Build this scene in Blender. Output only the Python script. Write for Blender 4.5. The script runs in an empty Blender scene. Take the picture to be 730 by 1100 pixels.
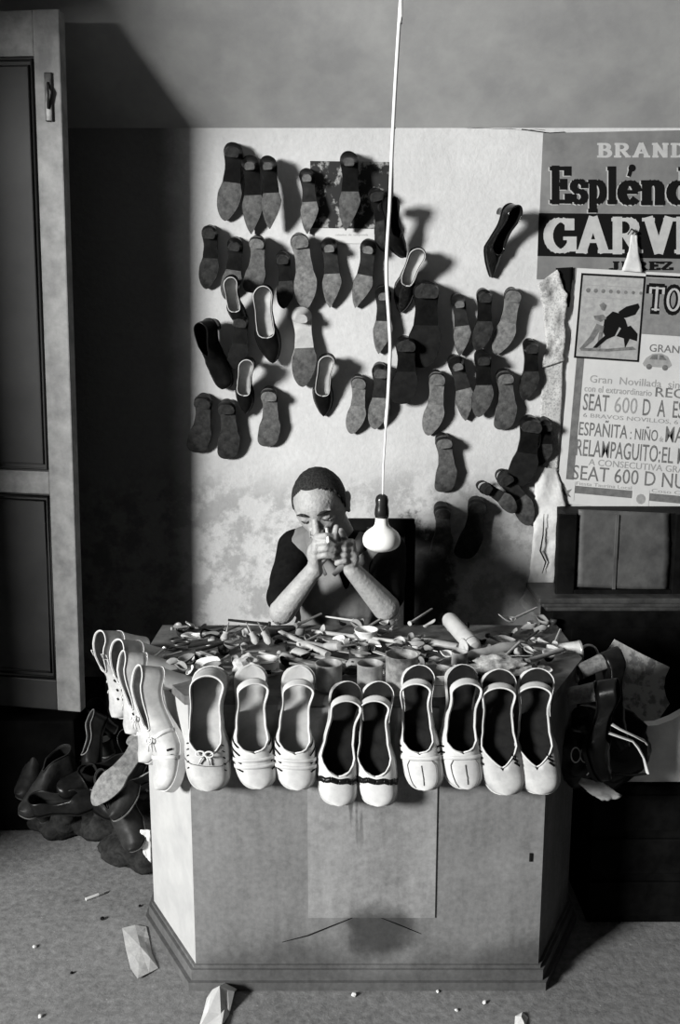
import bpy, bmesh, math, random
from mathutils import Vector, Matrix, noise
random.seed(7)
R = math.radians
F = 1000.0; TILT = R(10.3); CAM = Vector((0, 0, 1.55))
CT, ST = math.cos(TILT), math.sin(TILT)
WALL = 3.2; TOP = 0.75
scene = bpy.context.scene
col = scene.collection

# ---------------------------------------------------------------- helpers
def ray(px, py):
    a = (px-365)/F; b = (550-py)/F
    return Vector((a, CT+b*ST, -ST+b*CT))
def P(px, py, Y):                     # point on the vertical plane at depth Y
    d = ray(px, py); return CAM + d*(Y/d.y)
def T(px, py, z=TOP):                 # point on the horizontal plane at height z
    d = ray(px, py); return CAM + d*((z-CAM.z)/d.z)

MATS = {}
def M(name, v, rough=.7, var=0.0, scale=30, bump=0.0, metal=0.0, spec=.4, v2=None, thr=None, coat=0.0):
    if name in MATS: return MATS[name]
    m = bpy.data.materials.new(name); m.use_nodes = True
    nt = m.node_tree; b = nt.nodes['Principled BSDF']
    b.inputs['Roughness'].default_value = rough
    b.inputs['Metallic'].default_value = metal
    b.inputs['Specular IOR Level'].default_value = spec
    b.inputs['Coat Weight'].default_value = coat
    tc = nt.nodes.new('ShaderNodeTexCoord')
    n = nt.nodes.new('ShaderNodeTexNoise'); n.inputs['Scale'].default_value = scale
    n.inputs['Detail'].default_value = 6; n.inputs['Roughness'].default_value = .65
    nt.links.new(tc.outputs['Object'], n.inputs['Vector'])
    cr = nt.nodes.new('ShaderNodeValToRGB')
    lo = v*(1-var) if v2 is None else v2; hi = v*(1+var) if v2 is None else v
    cr.color_ramp.elements[0].position = .35 if thr is None else thr-.04
    cr.color_ramp.elements[1].position = .68 if thr is None else thr+.04
    cr.color_ramp.elements[0].color = (lo, lo, lo, 1); cr.color_ramp.elements[1].color = (hi, hi, hi*.985, 1)
    nt.links.new(n.outputs['Fac'], cr.inputs['Fac'])
    nt.links.new(cr.outputs['Color'], b.inputs['Base Color'])
    if bump:
        n2 = nt.nodes.new('ShaderNodeTexNoise'); n2.inputs['Scale'].default_value = scale*2.5; n2.inputs['Detail'].default_value = 4
        nt.links.new(tc.outputs['Object'], n2.inputs['Vector'])
        bp = nt.nodes.new('ShaderNodeBump'); bp.inputs['Strength'].default_value = bump; bp.inputs['Distance'].default_value = .004
        nt.links.new(n2.outputs['Fac'], bp.inputs['Height']); nt.links.new(bp.outputs['Normal'], b.inputs['Normal'])
    MATS[name] = m
    return m

def wmath(nt, op, a, b=None, c=None):
    n = nt.nodes.new('ShaderNodeMath'); n.operation = op
    for i, x in enumerate((a, b, c)):
        if x is None: continue
        if isinstance(x, (int, float)): n.inputs[i].default_value = x
        else: nt.links.new(x, n.inputs[i])
    return n.outputs[0]
def wsmooth(nt, x, a, b):
    n = nt.nodes.new('ShaderNodeMapRange'); n.interpolation_type = 'SMOOTHSTEP'
    n.inputs['From Min'].default_value = a; n.inputs['From Max'].default_value = b
    nt.links.new(x, n.inputs['Value']); return n.outputs['Result']
def wnoise(nt, vec, scale, detail=6, rough=.6):
    n = nt.nodes.new('ShaderNodeTexNoise'); n.inputs['Scale'].default_value = scale
    n.inputs['Detail'].default_value = detail; n.inputs['Roughness'].default_value = rough
    nt.links.new(vec, n.inputs['Vector']); return n.outputs['Fac']

def mb_obj(name, bm, mat, parent=None, smooth=True, mats=None):
    me = bpy.data.meshes.new(name); bm.to_mesh(me); bm.free()
    return me_obj(name, me, mat, parent, smooth, mats)
def me_obj(name, me, mat, parent=None, smooth=True, mats=None):
    for m in (mats or [mat]): me.materials.append(m)
    if smooth:
        for p in me.polygons: p.use_smooth = True
    o = bpy.data.objects.new(name, me); col.objects.link(o)
    if parent: o.parent = parent
    return o
def tag(o, label=None, cat=None, group=None, kind=None):
    if label: o['label'] = label
    if cat: o['category'] = cat
    if group: o['group'] = group
    if kind: o['kind'] = kind
    return o
def empty(name, loc=(0, 0, 0), mat=None):
    o = bpy.data.objects.new(name, None); col.objects.link(o); o.empty_display_size = .05
    if mat is not None: o.matrix_world = mat
    else: o.location = loc
    return o
def autosmooth(o, ang=35):
    me = o.data
    bm = bmesh.new(); bm.from_mesh(me)
    for e in bm.edges:
        if len(e.link_faces) == 2: e.smooth = e.calc_face_angle(0) < R(ang)
    bm.to_mesh(me); bm.free()
    return o

def add_box(bm, c, s, rot=None, bevel=0):
    b2 = bmesh.new(); bmesh.ops.create_cube(b2, size=1)
    bmesh.ops.scale(b2, vec=Vector(s), verts=b2.verts)
    if bevel: bmesh.ops.bevel(b2, geom=list(b2.edges), offset=bevel, segments=2, affect='EDGES', profile=.6)
    if rot is not None: bmesh.ops.transform(b2, matrix=rot.to_4x4(), verts=b2.verts)
    bmesh.ops.translate(b2, vec=Vector(c), verts=b2.verts)
    merge(bm, b2)
def merge(bm, b2):
    me = bpy.data.meshes.new('tmp'); b2.to_mesh(me); b2.free(); bm.from_mesh(me); bpy.data.meshes.remove(me)
def sweep(bm, pts, rad, seg=10, flat=1.0, cap=True, up=None, mi=0):
    """tube along pts with radius per point; flat scales the second axis"""
    pts = [Vector(p) for p in pts]; n = len(pts)
    if isinstance(rad, (int, float)): rad = [rad]*n
    rings = []; prev = None
    for i in range(n):
        t = (pts[min(i+1, n-1)]-pts[max(i-1, 0)]).normalized()
        if prev is None:
            u = Vector(up) if up is not None else (Vector((0, 0, 1)) if abs(t.z) < .9 else Vector((1, 0, 0)))
        else: u = prev
        u = (u - t*u.dot(t)).normalized(); prev = u
        v = t.cross(u)
        rings.append([bm.verts.new(pts[i]+(u*math.cos(a)*flat+v*math.sin(a))*rad[i]) for a in [2*math.pi*k/seg for k in range(seg)]])
    for i in range(n-1):
        for k in range(seg):
            f = bm.faces.new((rings[i][k], rings[i][(k+1) % seg], rings[i+1][(k+1) % seg], rings[i+1][k])); f.material_index = mi
    if cap:
        f = bm.faces.new(list(reversed(rings[0]))); f.material_index = mi
        f = bm.faces.new(rings[-1]); f.material_index = mi
def lathe(bm, prof, a, b, seg=24):
    """prof = [(radius, distance along a->b in metres)]"""
    a = Vector(a); d = (Vector(b)-a).normalized()
    u = Vector((0, 0, 1)) if abs(d.z) < .9 else Vector((1, 0, 0))
    u = (u-d*u.dot(d)).normalized(); v = d.cross(u); rings = []
    for r, h in prof:
        rings.append([bm.verts.new(a+d*h+(u*math.cos(t)+v*math.sin(t))*max(r, 1e-4)) for t in [2*math.pi*k/seg for k in range(seg)]])
    for i in range(len(rings)-1):
        for k in range(seg): bm.faces.new((rings[i][k], rings[i][(k+1) % seg], rings[i+1][(k+1) % seg], rings[i+1][k]))
    bm.faces.new(list(reversed(rings[0]))); bm.faces.new(rings[-1])
def capsule(bm, a, b, ra, rb, seg=14):
    a = Vector(a); b = Vector(b); d = (b-a); L = d.length; dn = d/L if L > 1e-6 else Vector((0, 0, 1))
    pts, rr = [], []
    for k in range(5):
        th = R(90*k/5+6); pts.append(a-dn*ra*math.cos(th)); rr.append(ra*math.sin(th))
    for k in range(7):
        f = k/6; pts.append(a+d*f); rr.append(ra+(rb-ra)*f)
    for k in range(5):
        th = R(90-(90*(k+1)/5-6)); pts.append(b+dn*rb*math.cos(th)); rr.append(rb*math.sin(th))
    # remove near-duplicates
    sweep(bm, pts, rr, seg)
def ell(bm, c, r, rot=None, seg=20):
    b2 = bmesh.new(); bmesh.ops.create_uvsphere(b2, u_segments=seg, v_segments=seg//2+2, radius=1)
    bmesh.ops.scale(b2, vec=Vector(r), verts=b2.verts)
    if rot is not None: bmesh.ops.transform(b2, matrix=rot.to_4x4(), verts=b2.verts)
    bmesh.ops.translate(b2, vec=Vector(c), verts=b2.verts); merge(bm, b2)
def prism(bm, poly, offs, mi=0):
    """closed polygon of 3-D points extruded by vector offs"""
    a = [bm.verts.new(Vector(p)) for p in poly]; b = [bm.verts.new(Vector(p)+Vector(offs)) for p in poly]
    n = len(a)
    fs = [bm.faces.new(a), bm.faces.new(list(reversed(b)))]
    for i in range(n): fs.append(bm.faces.new((a[(i+1) % n], a[i], b[i], b[(i+1) % n])))
    for f in fs: f.material_index = mi
    bmesh.ops.recalc_face_normals(bm, faces=fs)
def interp(x, xs, ys):
    if x <= xs[0]: return ys[0]
    for i in range(len(xs)-1):
        if x <= xs[i+1]:
            f = (x-xs[i])/(xs[i+1]-xs[i]); f = f*f*(3-2*f)
            return ys[i]+(ys[i+1]-ys[i])*f
    return ys[-1]

# ---------------------------------------------------------------- materials
m_black = M('black_leather', .007, .3, .4, 30, .15, spec=.15)
m_patent = M('patent_leather', .008, .12, .2, 20, 0, spec=.6)
m_brown = M('worn_dark_leather', .018, .5, .5, 25, .2, spec=.15)
m_white = M('white_leather', .54, .55, .14, 22, .15)
m_cream = M('cream_leather', .40, .6, .2, 25, .2)
m_lining_d = M('dark_lining', .014, .8, .3, spec=.05)
m_lining_m = M('brown_lining', .09, .8, .4)
m_lining_l = M('pale_lining', .42, .75, .15)
m_sole_l = M('worn_pale_sole', .14, .75, .5, 45, .3)
m_sole_m = M('worn_grey_sole', .075, .7, .5, 45, .3)
m_sole_d = M('dark_sole', .03, .7, .5, 45, .3, spec=.1)
m_sole_x = M('dusty_sole', .17, .85, .4, 60, .3)
m_steel = M('steel', .45, .3, .2, 40, metal=.9)
m_iron = M('dark_iron', .06, .45, .4, 40, metal=.6)
m_wood = M('tool_wood', .35, .6, .3, 18, .1)
m_woodd = M('dark_wood', .006, .55, .5, 12, .15, spec=.03)
m_tin = M('tin', .38, .45, .35, 25, metal=.5)
m_paper = M('paper', .62, .85, .1, 25, .2)
m_ink = M('ink', .008, .9, spec=.04)

# ---------------------------------------------------------------- shoes
class Form:
    def __init__(s, L=.25, W=1.0, h=.05, p=.005, toe='almond', side=1, apex=1.0, low=1.0, sag=0.0):
        s.sag = sag
        s.L, s.W, s.h, s.p, s.toe, s.side, s.apex, s.low = L, W, h, p, toe, side, apex, low
        s.te, s.k, s.tw = {'point': (.58, 1.25, .9), 'almond': (.66, 1.7, .95), 'round': (.83, 2.5, 1.02), 'square': (.86, 2.6, 1.03)}[toe]
    def w(s, t):
        b = interp(t, [0, .12, .32, .48, .64, .78, 1], [.029, .032, .0265, .030, .041, .0405, .036])*s.W*s.tw*(s.L/.25)
        if t < .11: b *= math.sqrt(max(0, 1-(1-t/.11)**2))
        if t > s.te:
            x = (t-s.te)/(1-s.te); b *= max(0, 1-x**(s.k*1.15))**(1/s.k if s.toe != 'point' else .85)
        return b
    def cx(s, t): return s.side*(.007*math.sin(math.pi*min(1, t*1.1))-.006*max(0, t-.6)/.4)
    def zb(s, t):
        x = max(0, min(1, (t-.16)/.5)); sm = 1-x*x*(3-2*x)
        return s.p+s.h*sm+.009*max(0, (t-.8)/.2)**2
    def A(s, t): return interp(t, [0, .3, .45, .6, .75, .9, 1], [.10, .085, .066, .052, .040, .030, .020])*s.apex
    def pt(s, t, u, off=0):
        ph = u*math.pi/2; w = s.w(t)+off; A = s.A(t)+off
        sn, cs = math.sin(ph), max(0, math.cos(ph))
        zz = A*cs**.8
        return Vector((s.cx(t)+w*math.copysign(abs(sn)**.8, sn), t*s.L+s.sag*zz*max(0, 1-t/.4), s.zb(t)+zz))

def stations(n=26): return [(1-math.cos(math.pi*k/n))/2 for k in range(n+1)]

def shoe_parts(root, F_, vamp=.55, quarter='closed', tq=.36, back=.052, side=.030, upper=None, lining=None,
               sole=None, edge=None, heelm=None, insole=None, binding=None, hk=.75, extras=(), heel=True, tipm=None, throat=.5, bindr=.0019):
    f = F_; n = 28
    ts = stations(n)
    def rim_u(t):
        r = interp(t, [0, .16, .4, .6], [back, back*.92, side, side*.8]); A = f.A(t)
        q = min(.999, (r/A))**(1/.8)
        u0 = math.acos(max(0, min(1, q)))/(math.pi/2)
        x = (t-(vamp-.34))/.34
        if x <= 0: return u0
        if x >= 1: return 0
        return u0*(1-x*x)**throat
    bm = bmesh.new(); nu = 7
    for sg in (-1, 1):
        rows = []
        for t in ts:
            ur = rim_u(t); ub = 1.0
            if quarter == 'sling' and t < tq: ub = min(1, ur+.13)
            rows.append([bm.verts.new(f.pt(t, sg*(ub+(ur-ub)*k/nu))) for k in range(nu+1)])
        for i in range(len(rows)-1):
            for k in range(nu):
                q = [rows[i][k], rows[i+1][k], rows[i+1][k+1], rows[i][k+1]]
                if sg < 0: q.reverse()
                bm.faces.new(q)
    bmesh.ops.remove_doubles(bm, verts=bm.verts, dist=.0004)
    bmesh.ops.dissolve_degenerate(bm, dist=.00005, edges=bm.edges)
    o = mb_obj('upper', bm, upper, root, mats=[upper, lining or m_lining_d])
    md = o.modifiers.new('s', 'SOLIDIFY'); md.thickness = .003; md.offset = -1; md.material_offset = 1; md.material_offset_rim = 0
    # binding round the opening
    if binding:
        bm = bmesh.new()
        tl = [t for t in ts if t <= vamp+.001]
        extra = [vamp-.03, vamp-.012, vamp]
        tl = sorted(set([t for t in tl if t < vamp-.035]+extra))
        pts = [f.pt(t, -rim_u(t), .0008) for t in reversed(tl)]+[f.pt(t, rim_u(t), .0008) for t in tl]
        sweep(bm, pts, bindr, 6)
        mb_obj('topline_binding', bm, binding, root)
    # outsole
    bm = bmesh.new(); rings = []
    def th(t): return f.p+(.004-f.p)*interp(t, [.3, .62], [1, 0]) if f.h > .02 else f.p
    for t in ts:
        w = f.w(t)+.002*min(1, f.w(t)/.01); zt = f.zb(t); zb = zt-th(t); cx = f.cx(t); y = t*f.L*1.012-.0015
        rings.append([bm.verts.new(v) for v in ((cx-w, y, zt), (cx+w, y, zt), (cx+w*.97, y, zb), (cx, y, zb-.0012), (cx-w*.97, y, zb))])
    for i in range(len(rings)-1):
        for k in range(5):
            fc = bm.faces.new((rings[i][k], rings[i][(k+1) % 5], rings[i+1][(k+1) % 5], rings[i+1][k]))
            fc.material_index = 1 if (k in (2, 3) and ts[i] > .47) else 0
    bm.faces.new(list(reversed(rings[0]))); bm.faces.new(rings[-1])
    bmesh.ops.recalc_face_normals(bm, faces=bm.faces)
    autosmooth(mb_obj('outsole', bm, edge, root, mats=[edge or upper, sole or m_sole_m]))
    # insole
    bm = bmesh.new(); rows = []
    for t in ts:
        w = max(.0005, f.w(t)-.003); z = f.zb(t)+.0022; cx = f.cx(t)
        rows.append([bm.verts.new((cx+w*k, t*f.L, z+.002*abs(k))) for k in (-1, -.5, 0, .5, 1)])
    for i in range(len(rows)-1):
        for k in range(4): bm.faces.new((rows[i][k], rows[i][k+1], rows[i+1][k+1], rows[i+1][k]))
    mb_obj('insole', bm, insole or lining or m_lining_d, root)
    # heel
    if heel and f.h > .008:
        hz = f.zb(.08)-.004; bm = bmesh.new(); seg = 18
        wr = f.w(.13)+.002; c0 = .115*f.L
        lv = [0, .15, .4, .7, 1.0]; rings = []
        for q in lv:
            k = 1-(1-hk)*(1-(1-q)**1.8); z = hz*(1-q)
            if q == 0: z += .002
            ring = []
            for a in range(seg):
                an = 2*math.pi*a/seg; ca, sa = math.cos(an), math.sin(an)
                fy = .112*f.L*(1 if ca < 0 else .95)
                yy = c0+ca*fy*k if ca < 0 else c0+min(ca, .62)*fy*k
                ring.append(bm.verts.new((f.cx(.1)+wr*k*math.copysign(abs(sa)**.8, sa), yy+(1-k)*.012, z)))
            rings.append(ring)
        for i in range(len(rings)-1):
            for a in range(seg): bm.faces.new((rings[i][a], rings[i][(a+1) % seg], rings[i+1][(a+1) % seg], rings[i+1][a]))
        bm.faces.new(rings[-1]); bm.faces.new(list(reversed(rings[0])))
        bmesh.ops.recalc_face_normals(bm, faces=bm.faces)
        hl = autosmooth(mb_obj('heel', bm, heelm or upper, root), 50)
        bm = bmesh.new(); last = []
        for z in (0, -.004):
            ring = []
            for a in range(seg):
                an = 2*math.pi*a/seg; ca, sa = math.cos(an), math.sin(an)
                ring.append(bm.verts.new((f.cx(.1)+wr*hk*1.02*math.copysign(abs(sa)**.8, sa), c0+(min(ca, .62))*.112*f.L*hk*1.02+(1-hk)*.012, z)))
            last.append(ring)
        for a in range(seg): bm.faces.new((last[0][a], last[0][(a+1) % seg], last[1][(a+1) % seg], last[1][a]))
        bm.faces.new(last[0]); bm.faces.new(last[1]); bmesh.ops.recalc_face_normals(bm, faces=bm.faces)
        mb_obj('heel_tip', bm, tipm or m_sole_d, root, smooth=False)
    for e in extras: e(root, f, rim_u)

def ribbon(bm, f, path, width, off=.0015, thick=.0015):
    pts = []; 
    for i in range(len(path)-1):
        for k in range(6):
            q = k/6; pts.append((path[i][0]+(path[i+1][0]-path[i][0])*q, path[i][1]+(path[i+1][1]-path[i][1])*q))
    pts.append(path[-1]); C = [f.pt(t, u, off) for t, u in pts]
    N = [(f.pt(t, u, off+.01)-f.pt(t, u, off)).normalized() for t, u in pts]
    A = []
    for i in range(len(C)):
        d = (C[min(i+1, len(C)-1)]-C[max(0, i-1)]).normalized(); sd = d.cross(N[i]).normalized()*width/2
        A.append([bm.verts.new(C[i]+sd), bm.verts.new(C[i]-sd), bm.verts.new(C[i]-sd+N[i]*thick), bm.verts.new(C[i]+sd+N[i]*thick)])
    for i in range(len(A)-1):
        for k in range(4): bm.faces.new((A[i][k], A[i][(k+1) % 4], A[i+1][(k+1) % 4], A[i+1][k]))
    bm.faces.new(A[0]); bm.faces.new(A[-1]); bmesh.ops.recalc_face_normals(bm, faces=bm.faces)

def ex_ribbons(name, mat, paths, width, off=.0015, thick=.0015):
    def go(root, f, rim):
        for p in paths:
            bm = bmesh.new(); ribbon(bm, f, p, width, off, thick); mb_obj(name, bm, mat, root)
    return go
def ex_one(name, mat, paths, width, off=.0012, thick=.0008):
    def go(root, f, rim):
        bm = bmesh.new()
        for p in paths: ribbon(bm, f, p, width, off, thick)
        mb_obj(name, bm, mat, root)
    return go
def ex_parts(name, mat, paths, width):
    return ex_ribbons(name, mat, paths, width, .0012, .0008)
def ex_bow(t0=.66, s=1.0, mat=None):
    def go(root, f, rim):
        bm = bmesh.new(); c = f.pt(t0, 0, .006)
        for sx in (-1, 1):
            pts = [c+Vector((sx*s*.016*math.sin(a)*1.0, -.004+.010*s*(math.sin(2*a)*.5)+.003, .004*math.sin(a))) for a in [R(x) for x in range(0, 181, 20)]]
            pts = [c+Vector((sx*s*(.011-.011*math.cos(R(x))), s*.007*math.sin(R(x)), .003)) for x in range(0, 361, 30)]
            sweep(bm, pts, .0022, 6)
            sweep(bm, [c, c+Vector((sx*.008, .012, -.001)), c+Vector((sx*.013, .024, -.006))], .002, 6)
        ell(bm, c, (.005, .005, .004)); mb_obj('bow', bm, mat or m_white, root)
    return go
def ex_buttons(ts, u, mat, r=.006):
    def go(root, f, rim):
        for t in ts:
            bm = bmesh.new(); a = f.pt(t, u, .001); b = f.pt(t, u, .006)
            lathe(bm, [(r, 0), (r, .002), (r*.6, .0028), (r*.5, .0018)], a, b, 14); mb_obj('button', bm, mat, root)
    return go
def ex_buckle(t, u, mat):
    def go(root, f, rim):
        bm = bmesh.new(); c = f.pt(t, u, .004); e1 = (f.pt(t+.03, u, .004)-c).normalized(); e2 = (f.pt(t, u+.06, .004)-c).normalized()
        q = [c+e1*a*.009+e2*b*.007 for a, b in ((-1, -1), (1, -1), (1, 1), (-1, 1), (-1, -1))]
        sweep(bm, q, .0013, 6); mb_obj('buckle', bm, mat, root)
    return go

def frame(H, Tt, N):
    H = Vector(H); Tt = Vector(Tt); y = (Tt-H).normalized(); z = Vector(N); z = (z-y*z.dot(y)).normalized(); x = y.cross(z)
    m = Matrix((x, y, z)).transposed().to_4x4(); m.translation = H; return m
def children_of(o): return [c for c in bpy.data.objects if c.parent == o]

CACHE = {}
def make_shoe(key, name, L, **kw):
    """a shoe of this kind and length; a repeat of the same kind copies the first one"""
    k = (key, round(L*50))
    if k in CACHE:
        src = CACHE[k]; r = src.copy(); col.objects.link(r)
        for ch in KIDS[src.name]:
            c = ch.copy(); col.objects.link(c); c.parent = r
        r.name = name
        for p in ('label', 'category', 'group'):
            if p in r: del r[p]
        return r
    r = empty(name); KIND[key](r, round(L*50)/50)
    CACHE[k] = r; KIDS[r.name] = [o for o in bpy.data.objects if o.parent == r]
    return r
KIDS = {}; KIND = {}

def kind(key):
    def d(fn): KIND[key] = fn; return fn
    return d
# --- kinds on the wall
def pump(toe, h, up, sl, **kw):
    def go(r, L):
        W = kw.get('W', 1.0); apex = kw.get('apex', 1.0)
        shoe_parts(r, Form(L, W, h, kw.get('p', .004), toe, 1, apex), vamp=kw.get('vamp', .62), quarter=kw.get('q', 'closed'), back=kw.get('back', .05), side=kw.get('side', .03),
                   upper=up, lining=kw.get('lin', m_lining_d), sole=sl, edge=kw.get('edge', up), heelm=kw.get('heelm'), hk=kw.get('hk', .62),
                   tipm=kw.get('tip', m_sole_d), binding=kw.get('bind'), insole=kw.get('ins'), extras=kw.get('ex', ()))
    return go
KIND['point_pale'] = pump('point', .045, m_black, m_sole_l, hk=.6, tip=m_sole_l, edge=m_brown)
KIND['point_grey'] = pump('point', .05, m_black, m_sole_m, hk=.55, tip=m_sole_m)
KIND['almond_pale'] = pump('almond', .035, m_black, m_sole_l, hk=.75, tip=m_sole_m, edge=m_brown)
KIND['almond_grey'] = pump('almond', .035, m_black, m_sole_m, hk=.7, tip=m_sole_d)
KIND['almond_dark'] = pump('almond', .03, m_black, m_sole_d, hk=.8)
KIND['round_grey'] = pump('round', .025, m_brown, m_sole_m, hk=.88, tip=m_sole_l, W=1.05, edge=m_sole_m)
KIND['round_dark'] = pump('round', .022, m_brown, m_sole_d, hk=.9, W=1.08, edge=m_sole_d)
KIND['round_black'] = pump('round', .03, m_black, m_lining_d, hk=.9, W=1.12)
KIND['flat_pale'] = pump('almond', .015, m_brown, m_sole_x, hk=.92, tip=m_sole_l, edge=m_sole_l, W=.98)
KIND['open_patent'] = pump('point', .05, m_patent, m_sole_m, hk=.5, lin=m_lining_d, bind=m_patent, vamp=.68)
KIND['open_pale'] = pump('almond', .04, m_black, m_sole_m, hk=.6, lin=m_lining_l, bind=m_cream, vamp=.66)
KIND['open_cream'] = pump('almond', .04, m_patent, m_sole_m, hk=.7, lin=m_lining_l, bind=m_cream, vamp=.58, edge=m_black)
KIND['sling_pale'] = pump('almond', .05, m_cream, m_sole_m, hk=.6, q='sling', bind=m_white, edge=m_cream, tip=m_cream, lin=m_lining_m)
KIND['boot_black'] = pump('round', .03, m_black, m_lining_d, hk=.85, back=.075, side=.07, apex=1.15, vamp=.5)
KIND['strap_grey'] = pump('almond', .03, m_brown, m_sole_m, hk=.8, q='sling', edge=m_brown, tip=m_sole_d)
# --- white shoes on the counter
KINDFORM = {}
def white(kindname, **kw):
    KINDFORM[kindname] = (kw.get('h', .06), kw.get('p', .02))
    def go(r, L):
        shoe_parts(r, Form(L, kw.get('W', 1.06), kw.get('h', .06), kw.get('p', .02), kw.get('toe', 'round'), kw.get('side_', 1), kw.get('apex', 1.0), sag=kw.get('sag', .7)),
                   vamp=kw.get('vamp', .62), quarter=kw.get('q', 'sling'), tq=kw.get('tq', .34), back=kw.get('back', .058), side=kw.get('side', .034),
                   upper=kw.get('up', m_white), lining=kw.get('lin', m_lining_m), sole=m_cream, edge=kw.get('edge', m_white), heelm=kw.get('hm', m_white),
                   hk=.86, throat=kw.get('throat', .5), binding=kw.get('bind', m_white), insole=kw.get('ins', m_lining_l), extras=kw.get('ex', ()), tipm=m_lining_l)
    KIND[kindname] = go
slit = m_lining_d
white('w_bow', q='closed', W=1.1, sag=.35, throat=.75, vamp=.72, lin=m_lining_m, ins=m_lining_l, up=m_cream, toe='round', ex=(ex_bow(.7, .9), ex_parts('perforation', slit, [[(.62+.05*k, sg*(.45+.02*k)), (.63+.05*k, sg*(.55+.02*k))] for k in range(5) for sg in (-1, 1)], .0025),
      ex_one('stitched_seam', m_lining_m, [[(.74, -.95), (.79, -.4), (.80, 0), (.79, .4), (.74, .95)]], .0015)))
STR = [[(.56+.075*k, sg*.95), (.60+.075*k, sg*.72), (.655+.065*k, sg*.45)] for k in range(4) for sg in (-1, 1)]
white('w_strap', W=1.0, vamp=.70, ex=(ex_parts('cutout', slit, STR, .0036), ex_ribbons('vamp_strap', m_white, [[(.745, -.98), (.76, -.4), (.765, 0), (.76, .4), (.745, .98)], [(.80, -.98), (.815, -.4), (.82, 0), (.815, .4), (.80, .98)]], .008, .0015, .002)), lin=m_lining_m, side=.03)
ZZ = [[(.79+.014*(k % 2), -1+k*.2), (.79+.014*((k+1) % 2), -.8+k*.2)] for k in range(10)]
white('w_black', toe='square', W=.97, vamp=.76, tq=.30, lin=m_lining_d, ins=m_lining_d, ex=(ex_one('scalloped_trim', m_black, ZZ, .012, .0012, .0015),), p=.016, h=.055, side=.032)
white('w_panel', W=1.0, vamp=.70, lin=m_lining_d, ins=m_lining_d, toe='round', ex=(ex_parts('cutout', slit, [[(.64+.05*k, sg*.95), (.65+.05*k, sg*.6)] for k in range(3) for sg in (-1, 1)], .004),
      ex_ribbons('vamp_strap', m_white, [[(.735, -.98), (.745, 0), (.735, .98)]], .009), ex_one('stitched_seam', m_lining_m, [[(.98, -.45), (.80, -.42), (.76, -.3), (.76, .3), (.80, .42), (.98, .45)], [(.96, 0), (.80, 0)]], .0013)))
white('w_cut', throat=.9, vamp=.78, lin=m_lining_d, ins=m_lining_d, toe='round', up=m_cream, bind=m_white, W=1.06, ex=(ex_parts('cutout', slit, [[(.67+.035*k, -.22-.05*k-.0), (.70+.035*k, -.42-.05*k)] for k in range(3)]+[[(.62+.05*k, .9), (.66+.05*k, .55)] for k in range(3)], .0045),))
white('w_side', sag=.1, q='closed', vamp=.5, up=m_cream, lin=m_lining_m, toe='round', ex=(ex_buttons([.5, .62, .74], .55, m_white), ex_buttons([.5, .62, .74], -.55, m_white), ex_buckle(.3, .62, m_white), ex_buckle(.3, -.62, m_white),
      ex_parts('perforation', slit, [[(.56+.1*k, .3), (.58+.1*k, .36)] for k in range(3)]+[[(.56+.1*k, -.3), (.58+.1*k, -.36)] for k in range(3)], .005)), back=.06, side=.05, h=.065)
white('w_tie', sag=.1, q='closed', vamp=.54, up=m_cream, lin=m_lining_m, toe='round', ex=(ex_bow(.62, .9), ex_parts('cutout', slit, [[(.66+.05*k, sg*.8), (.68+.05*k, sg*.6)] for k in range(2) for sg in (-1, 1)], .005),
      ex_ribbons('vamp_strap', m_white, [[(.72, -.98), (.75, 0), (.72, .98)], [(.5, -.98), (.58, -.3), (.6, .2), (.56, .98)]], .009)), back=.055, side=.045, h=.07)

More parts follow.
